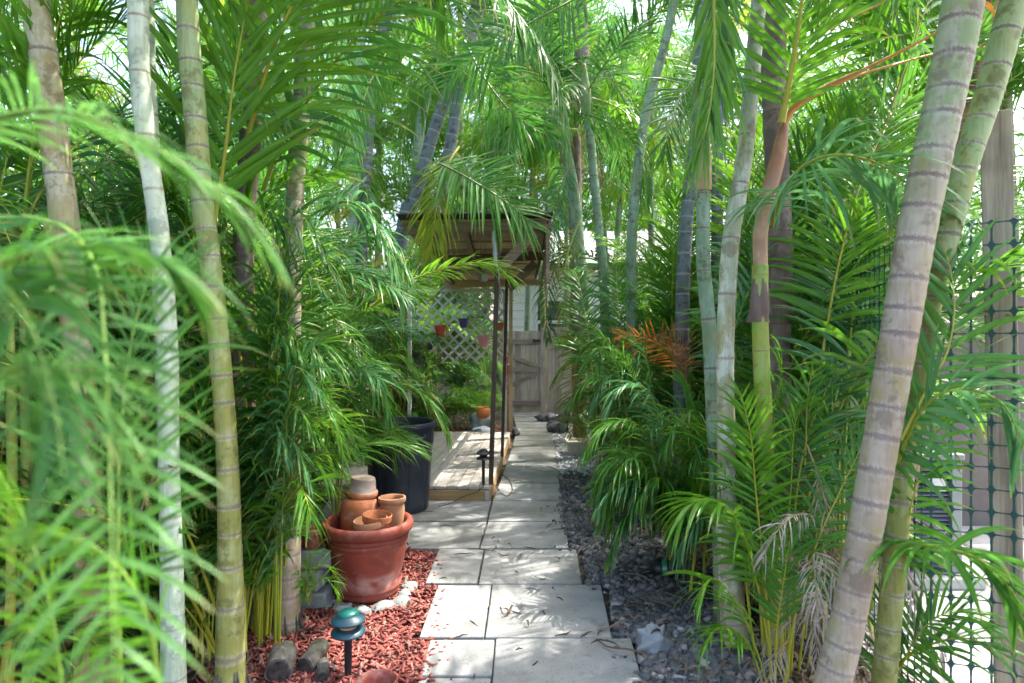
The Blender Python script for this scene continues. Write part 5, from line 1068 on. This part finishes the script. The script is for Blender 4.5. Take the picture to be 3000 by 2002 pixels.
CL = [ # (x, y), n, kinds, weights, canes, label
 ((-1.95, 2.25), 16, ('basal', 'basal', 'low'), WM, 3, 'areca bush at the foot of the pale tan trunk on the far left'),
 ((-1.28, 2.62), 20, ('basal', 'basal', 'low'), WB, 0, 'areca bush with yellow stems between the whitish stem and the olive ringed trunk'),
 ((-1.22, 3.25), 18, ('basal', 'basal', 'low', 'fine'), WM, 0, 'areca bush spilling thin leaves beside the concrete blocks'),
 ((-1.35, 3.72), 22, ('fine', 'fine', 'low', 'basal'), WB, 0, 'fine leaved palm bush just behind the planter and left of the trash can'),
 ((-2.05, 3.35), 18, ('basal',), WM, 3, 'areca bush behind the olive ringed trunk'),
 ((-2.75, 2.7), 18, ('basal',), WM, 3, 'areca bush behind the tan trunk at the left edge'),
 ((-1.75, 4.25), 18, ('basal',), WD, 3, 'dark areca bush behind the fine leaved bush'),
 ((-2.6, 4.4), 18, ('basal',), WM, 3, 'areca bush left of the deck, farther back than the fine leaved bush'),
 ((-2.6, 5.4), 18, ('basal',), WD, 4, 'areca bush at the front left corner of the deck'),
 ((-2.6, 6.6), 16, ('basal',), WM, 4, 'areca bush on the left side of the deck'),
 ((-2.5, 7.9), 16, ('basal', 'low'), WB, 3, 'bright areca bush at the back left of the deck'),
 ((-1.15, 9.2), 16, ('low', 'low', 'basal'), WB, 1, 'low bright palm bush under the lattice behind the deck'),
 ((-.60, 9.6), 12, ('low', 'fine'), WM, 0, 'low palm bush beside the blue grey rocks'),
 ((-3.5, 3.7), 18, ('basal',), WB, 3, 'sunlit areca bush far out on the left'),
 ((-3.7, 5.6), 18, ('basal',), WB, 4, 'farther sunlit areca bush on the left, level with the deck front'),
 ((-3.5, 8.2), 16, ('basal',), WB, 4, 'sunlit areca bush on the left behind the deck'),
 ((1.12, 3.15), 18, ('basal', 'low', 'basal'), WM, 0, 'areca bush right of the path behind the near stems'),
 ((.98, 3.75), 18, ('low', 'basal', 'fine'), WM, 0, 'feathery areca bush overhanging the dark gravel'),
 ((.92, 4.6), 18, ('basal', 'low', 'fine'), WD, 0, 'dark feathery areca bush at the gravel edge, level with the deck front'),
 ((1.02, 5.5), 16, ('basal', 'low'), WM, 0, 'areca bush right of the path behind the teal slim trunk'),
 ((1.25, 6.4), 14, ('basal',), WD, 0, 'areca bush beside the sun-painted gravel on the right'),
 ((1.55, 3.6), 20, ('basal',), WM, 3, 'areca bush behind the brown purple trunk'),
 ((1.62, 4.5), 20, ('basal',), WM, 3, 'dense areca bush in the middle of the right side'),
 ((1.75, 5.6), 18, ('basal',), WB, 2, 'areca bush farther back in the middle of the right side'),
 ((1.55, 7.3), 14, ('basal', 'low'), WM, 1, 'areca bush right of the stone trough'),
 ((2.25, 5.1), 18, ('basal',), WB, 3, 'bright areca bush beyond the garden wall end'),
 ((2.5, 6.6), 16, ('basal',), WB, 1, 'sunlit areca bush far back on the right'),
 ((1.5, 9.0), 10, ('basal', 'low'), WM, 0, 'areca bush between the low timber screen and the fence'),
 ((2.7, 8.6), 14, ('basal',), WB, 1, 'sunlit areca bush in the far right corner before the fence'),
 ((1.30, 2.72), 12, ('basal', 'low'), WM, 1, 'areca bush between the thickest trunk and the mesh fence'),
]
nfr = 0
CL += [((-1.75, 9.2), 18, ('basal', 'basal', 'low'), WM, 2, 'areca bush at the left end of the lattice'), ((-2.35, 9.0), 18, ('basal',), WM, 3, 'areca bush at the back corner of the deck, left of the lattice'), ((-1.2, 10.2), 18, ('basal',), WD, 2, 'dark areca bush behind the left half of the lattice'),
 ((-.45, 10.4), 16, ('basal',), WD, 1, 'dark areca bush behind the right half of the lattice'), ((-2.9, 7.0), 18, ('basal',), WM, 4, 'tall areca bush behind the left side of the deck'), ((-1.72, 4.72), 16, ('basal', 'fine'), WM, 1, 'areca bush left of the trash can against the deck front'), ((1.25, 8.2), 12, ('low',), WM, 0, 'areca bush just right of the low timber screen'), ((1.75, 6.5), 12, ('basal',), WM, 0, 'areca bush behind the stone trough to its right')]
HF = {'areca bush with yellow stems between the whitish stem and the olive ringed trunk': [([(590, 2080, 2.7), (585, 1700, 2.7), (590, 1350, 2.7), (625, 1050, 2.7), (690, 860, 2.65)], 'bright'), ([(605, 2080, 2.65), (612, 1750, 2.65), (600, 1400, 2.65), (560, 1100, 2.6), (480, 930, 2.55)], 'mid'), ([(580, 2080, 2.8), (570, 1650, 2.8), (545, 1250, 2.8), (500, 980, 2.8)], 'bright'), ([(600, 2080, 2.6), (625, 1800, 2.6), (640, 1500, 2.55), (655, 1250, 2.5), (700, 1120, 2.5)], 'mid'), ([(570, 2080, 2.6), (575, 1850, 2.6), (560, 1600, 2.6), (520, 1450, 2.55), (470, 1400, 2.5)], 'bright')],
 'areca bush spilling thin leaves beside the concrete blocks': [([(770, 1860, 2.85), (785, 1550, 2.82), (815, 1300, 2.78), (880, 1160, 2.72), (960, 1190, 2.68), (1000, 1290, 2.66)], 'bright'), ([(760, 1860, 2.8), (765, 1500, 2.78), (790, 1200, 2.74), (850, 1030, 2.7), (940, 1010, 2.66), (1010, 1090, 2.64)], 'mid'), ([(780, 1860, 2.75), (800, 1600, 2.72), (845, 1420, 2.68), (915, 1350, 2.64), (965, 1400, 2.6)], 'bright'), ([(750, 1860, 2.8), (740, 1450, 2.76), (770, 1000, 2.7), (840, 780, 2.66), (930, 740, 2.62), (1000, 830, 2.6)], 'mid'), ([(765, 1860, 2.8), (795, 1450, 2.76), (835, 1100, 2.72), (850, 850, 2.7), (830, 650, 2.7)], 'deep'), ([(790, 1860, 2.78), (800, 1680, 2.74), (790, 1480, 2.7), (745, 1380, 2.66), (700, 1400, 2.64)], 'mid'), ([(775, 1860, 2.84), (820, 1480, 2.82), (880, 1270, 2.8), (960, 1240, 2.76), (1010, 1330, 2.74)], 'mid')],
 'feathery areca bush overhanging the dark gravel': [([(1960, 1560, 3.7), (1930, 1350, 3.65), (1860, 1240, 3.6), (1770, 1250, 3.55), (1712, 1330, 3.5)], 'mid'), ([(1990, 1560, 3.6), (1960, 1400, 3.5), (1890, 1330, 3.4), (1800, 1350, 3.35), (1742, 1440, 3.3)], 'mid'), ([(2020, 1600, 3.4), (1990, 1450, 3.3), (1930, 1400, 3.2), (1870, 1440, 3.15), (1832, 1530, 3.1)], 'deep'), ([(1990, 1560, 3.6), (2010, 1350, 3.5), (2030, 1200, 3.4), (2010, 1120, 3.3)], 'mid'), ([(1985, 1570, 3.5), (1950, 1300, 3.4), (1900, 1150, 3.35), (1830, 1130, 3.3), (1780, 1190, 3.3)], 'blue'), ([(2000, 1600, 3.3), (2040, 1480, 3.2), (2070, 1350, 3.1), (2060, 1260, 3.05)], 'bright')],
 'dark feathery areca bush at the gravel edge, level with the deck front': [([(1860, 1480, 4.5), (1840, 1250, 4.45), (1790, 1130, 4.4), (1720, 1120, 4.35), (1672, 1180, 4.3)], 'mid'), ([(1870, 1480, 4.5), (1870, 1200, 4.4), (1830, 1050, 4.3), (1760, 1020, 4.3), (1705, 1075, 4.3)], 'mid'), ([(1880, 1480, 4.4), (1900, 1250, 4.3), (1900, 1080, 4.2), (1860, 990, 4.1)], 'deep')],
 'areca bush right of the path behind the teal slim trunk': [([(1840, 1430, 5.4), (1830, 1150, 5.35), (1790, 1020, 5.3), (1735, 1000, 5.3), (1692, 1050, 5.3)], 'mid'), ([(1840, 1430, 5.4), (1840, 1050, 5.3), (1800, 900, 5.2), (1750, 860, 5.2), (1700, 900, 5.2)], 'blue'), ([(1850, 1430, 5.4), (1890, 1100, 5.3), (1890, 930, 5.2), (1850, 830, 5.1)], 'mid')],
 'fine leaved palm bush just behind the planter and left of the trash can': [([(830, 1560, 3.62), (860, 1260, 3.6), (920, 1180, 3.55), (1000, 1225, 3.5), (1050, 1320, 3.5)], 'mid'), ([(850, 1570, 3.55), (890, 1390, 3.5), (950, 1330, 3.45), (1005, 1370, 3.4)], 'bright'), ([(830, 1570, 3.6), (850, 1150, 3.6), (920, 1020, 3.6), (1010, 1030, 3.6), (1090, 1120, 3.6)], 'mid'), ([(820, 1570, 3.5), (800, 1330, 3.4), (850, 1230, 3.3), (930, 1260, 3.2), (970, 1360, 3.2)], 'bright'), ([(840, 1570, 3.7), (900, 1250, 3.8), (980, 1150, 3.85), (1050, 1190, 3.9)], 'deep')],
 'areca bush left of the trash can against the deck front': [([(920, 1500, 4.6), (950, 1150, 4.6), (1010, 960, 4.55), (1100, 930, 4.5), (1180, 1010, 4.5), (1220, 1110, 4.5)], 'mid'), ([(920, 1500, 4.6), (930, 1050, 4.6), (980, 850, 4.6), (1070, 790, 4.55), (1150, 850, 4.5)], 'blue'), ([(930, 1500, 4.6), (1000, 1250, 4.65), (1070, 1080, 4.7), (1150, 1040, 4.75), (1230, 1090, 4.8)], 'bright')]}
rq = random.Random(77)
def arch(x0, y0, Y0, ax, ay, ex, ey, dY): return [(x0, y0, Y0), (x0+(ax-x0)*.35, y0+(ay-y0)*.62, Y0-dY*.25), (ax, ay, Y0-dY*.6), (ax+(ex-ax)*.6, ay+(ey-ay)*.22, Y0-dY*.85), (ex, ey, Y0-dY)]
def more(lab, n, xr, yb, Yr, axr, ayr, exd, eyd, cols):
    for i in range(n):
        x0 = rq.uniform(*xr); Y0 = rq.uniform(*Yr); ax = rq.uniform(*axr); ay = rq.uniform(*ayr); d = rq.uniform(*exd)
        HF.setdefault(lab, []).append((arch(x0, min(yb, CY+(H-GZ)*F/Y0), Y0, ax, ay, ax+d, ay+rq.uniform(*eyd), .35), cols[i % len(cols)]))
more('feathery areca bush overhanging the dark gravel', 16, (1960, 2090), 1640, (3.4, 4.0), (1820, 2060), (1180, 1480), (-130, -40), (50, 150), ('mid', 'bright', 'mid', 'blue'))
more('dark feathery areca bush at the gravel edge, level with the deck front', 10, (1850, 1960), 1490, (4.4, 5.0), (1760, 1930), (980, 1260), (-90, -30), (50, 110), ('mid', 'bright', 'blue'))
more('areca bush right of the path behind the near stems', 12, (2080, 2230), 1800, (2.95, 3.4), (1990, 2200), (1250, 1640), (-140, 120), (60, 150), ('bright', 'mid', 'bright', 'blue'))
more('areca bush right of the path behind the teal slim trunk', 8, (1800, 1900), 1430, (5.3, 6), (1730, 1880), (800, 1120), (-70, 50), (50, 100), ('mid', 'blue', 'bright'))
more('areca bush spilling thin leaves beside the concrete blocks', 16, (700, 835), 1900, (2.62, 3.05), (770, 900), (620, 1450), (30, 100), (40, 140), ('mid', 'bright', 'blue', 'deep'))
more('areca bush behind the olive ringed trunk', 8, (560, 660), 1700, (3.3, 3.6), (600, 800), (650, 1200), (-90, 120), (60, 150), ('mid', 'bright', 'blue'))
for (x, y), n, kinds, w, canes, lab in CL:
    t = areca('areca_palm', (x, y), lab, GA)
    for hi, (pts, lf) in enumerate(HF.get(lab, [])): hero(t, pts, lf, 'g' if lf != 'bright' else 'y', (random.uniform(-.3, .3), -1, .25), 200+hi, t0=.3, pairs=34, Lm=.27, wd=.017, droop=1.5, vee=8, r0=.007)
    nfr += clump(t, n, kinds, w, canes=canes, spread=.13 if y < 5 else .18, sc=(.75, 1.1))
    for i in range(3 if y < 6 else 1): add_frond(t, random.choice(VAR[('dead', 'dry')]), Vector((x+random.gauss(0, .1), y+random.gauss(0, .1), random.uniform(.7, 1.2))), random.uniform(0, 6.28), random.uniform(-.2, .2), random.uniform(.4, .7), True, 'dry_frond')
# background palms beyond the garden
BG = [(-4.6, 7.0, 4.6, 'left edge of the garden, nearest of the far palms'), (-4.9, 10.5, 5.2, 'left edge of the garden behind the deck'), (-3.0, 10.6, 4.4, 'before the left board fence'), (-1.9, 12.6, 5.0, 'beyond the left board fence'), (-.6, 13.2, 4.6, 'just beyond the gate on its left'),
      (.75, 13.6, 4.9, 'just beyond the gate on its right'), (2.0, 12.8, 4.6, 'beyond the right board fence'), (3.4, 11.0, 5.0, 'by the far right corner of the fence'), (4.2, 8.0, 4.7, 'far out on the right beyond the garden wall'), (3.6, 5.9, 4.2, 'behind the garden wall at the right'),
      (-4.0, 14.5, 5.6, 'far left beyond the fence'), (3.6, 15.0, 5.8, 'far right beyond the fence'), (-1.3, 16.5, 6.2, 'farthest left of centre'), (1.4, 16.2, 6.4, 'in front of the white house'), (5.2, 6.4, 5.0, 'rightmost of the far palms'), (-5.2, 4.6, 4.2, 'leftmost of the far palms'),
      (-2.6, 12.0, 7.2, 'tall, above the left end of the lattice'), (-1.0, 12.4, 8.0, 'tall, straight above the shelter roof'), (.3, 14.2, 7.6, 'tall, above the gate'), (2.6, 16.4, 8.4, 'tall, above the board fence right of the gate'), (2.9, 13.0, 8.2, 'tall, right of the white house wall'), (-4.2, 11.8, 7.6, 'tall, above the left garden edge'), (4.4, 10.5, 7.0, 'tall, above the far right garden edge'), (.9, 16.8, 9.2, 'tallest, close before the white house')]
for i, (x, y, h, lab) in enumerate(BG):
    t = empty('palm_tree', (x, y, GZ), 'sunlit background palm, '+lab, 'palm tree', 'background palms')
    dx = random.uniform(-.5, .5); P = [Vector((x, y, GZ)), Vector((x+dx*.4, y, h*.5)), Vector((x+dx, y, h))]
    trunk_part(t, 'trunk', P, [.075, .06, .055], TR[random.choice(('teal', 'slate', 'grey', 'olive'))], .16, 12, seed=i, res=80)
    crown(t, P[-1], 18, ('crown', 'crown', 'hang', 'up'), WB, (1.0, 1.4), tol=2)
    for j in range(5): add_frond(t, pick('crown', WB), P[-1]-Vector((0, 0, random.uniform(.8, 1.9))), random.uniform(0, 6.28), .2, 1.1, tol=2)
# loose leafy mass far out on both sides and at the back
def mass(n, boxes, name, lab):
    Ps = []
    for (x0, x1, y0, y1, z0, z1), q in boxes:
        c = RS.uniform([x0, y0, z0], [x1, y1, z1], (q, 3)); Ps.append(c)
    c = np.vstack(Ps); n = len(c)
    keep = np.sin(c[:, 0]*2.1+c[:, 1]*1.3)+np.sin(c[:, 1]*2.7+c[:, 2]*2.2)+np.sin(c[:, 2]*3.1+c[:, 0]*1.9) > -.75; c = c[keep]; n = len(c)
    d = nrm(RS.normal(0, 1, (n, 3))+np.array([0, 0, -.5])); w = nrm(np.cross(d, RS.normal(0, 1, (n, 3)))); fs_ = np.clip(c[:, 1:2]/11, 1, 2.3); L = RS.uniform(.2, .46, (n, 1))*fs_; ww = RS.uniform(.011, .022, (n, 1))*fs_
    V = np.stack([c-w*ww*.4, c+d*L*.4-w*ww, c+d*L+np.array([0, 0, -.04]), c+d*L*.4+w*ww], 1).reshape(-1, 3)
    o = fastmesh(name, V, np.arange(n*4).reshape(-1, 4), [LEAF['bright']])
    for nm, v in (('lr', np.repeat(RS.rand(n), 4)), ('lv', np.tile([0, .4, 1, .4], n)), ('lu', np.tile([.5, 1, .5, 1], n))):
        at = o.data.attributes.new(nm, 'FLOAT', 'POINT'); at.data.foreach_set('value', np.ascontiguousarray(v, np.float32))
    tag(o, lab, 'foliage', kind='stuff')
mass(0, [((-6.6, -5.4, 2, 13, 0, 3.6), 15000), ((5.4, 6.6, 5, 13, 0, 3.6), 9000), ((-13, -1, 24, 26, 0, 13), 26000), ((-1, 6, 25.5, 27.5, 4, 14), 15000), ((6, 14, 24, 26, 0, 13), 16000), ((-9, -7.5, 4, 20, 1, 8), 9000), ((7.5, 9, 6, 20, 1, 8), 9000)], 'distant_foliage', 'loose sunlit foliage closing the view far behind the palms')
print('FRONDS', nfr, sum(1 for o in COL.objects if o.name.startswith('frond')), len(COL.objects))
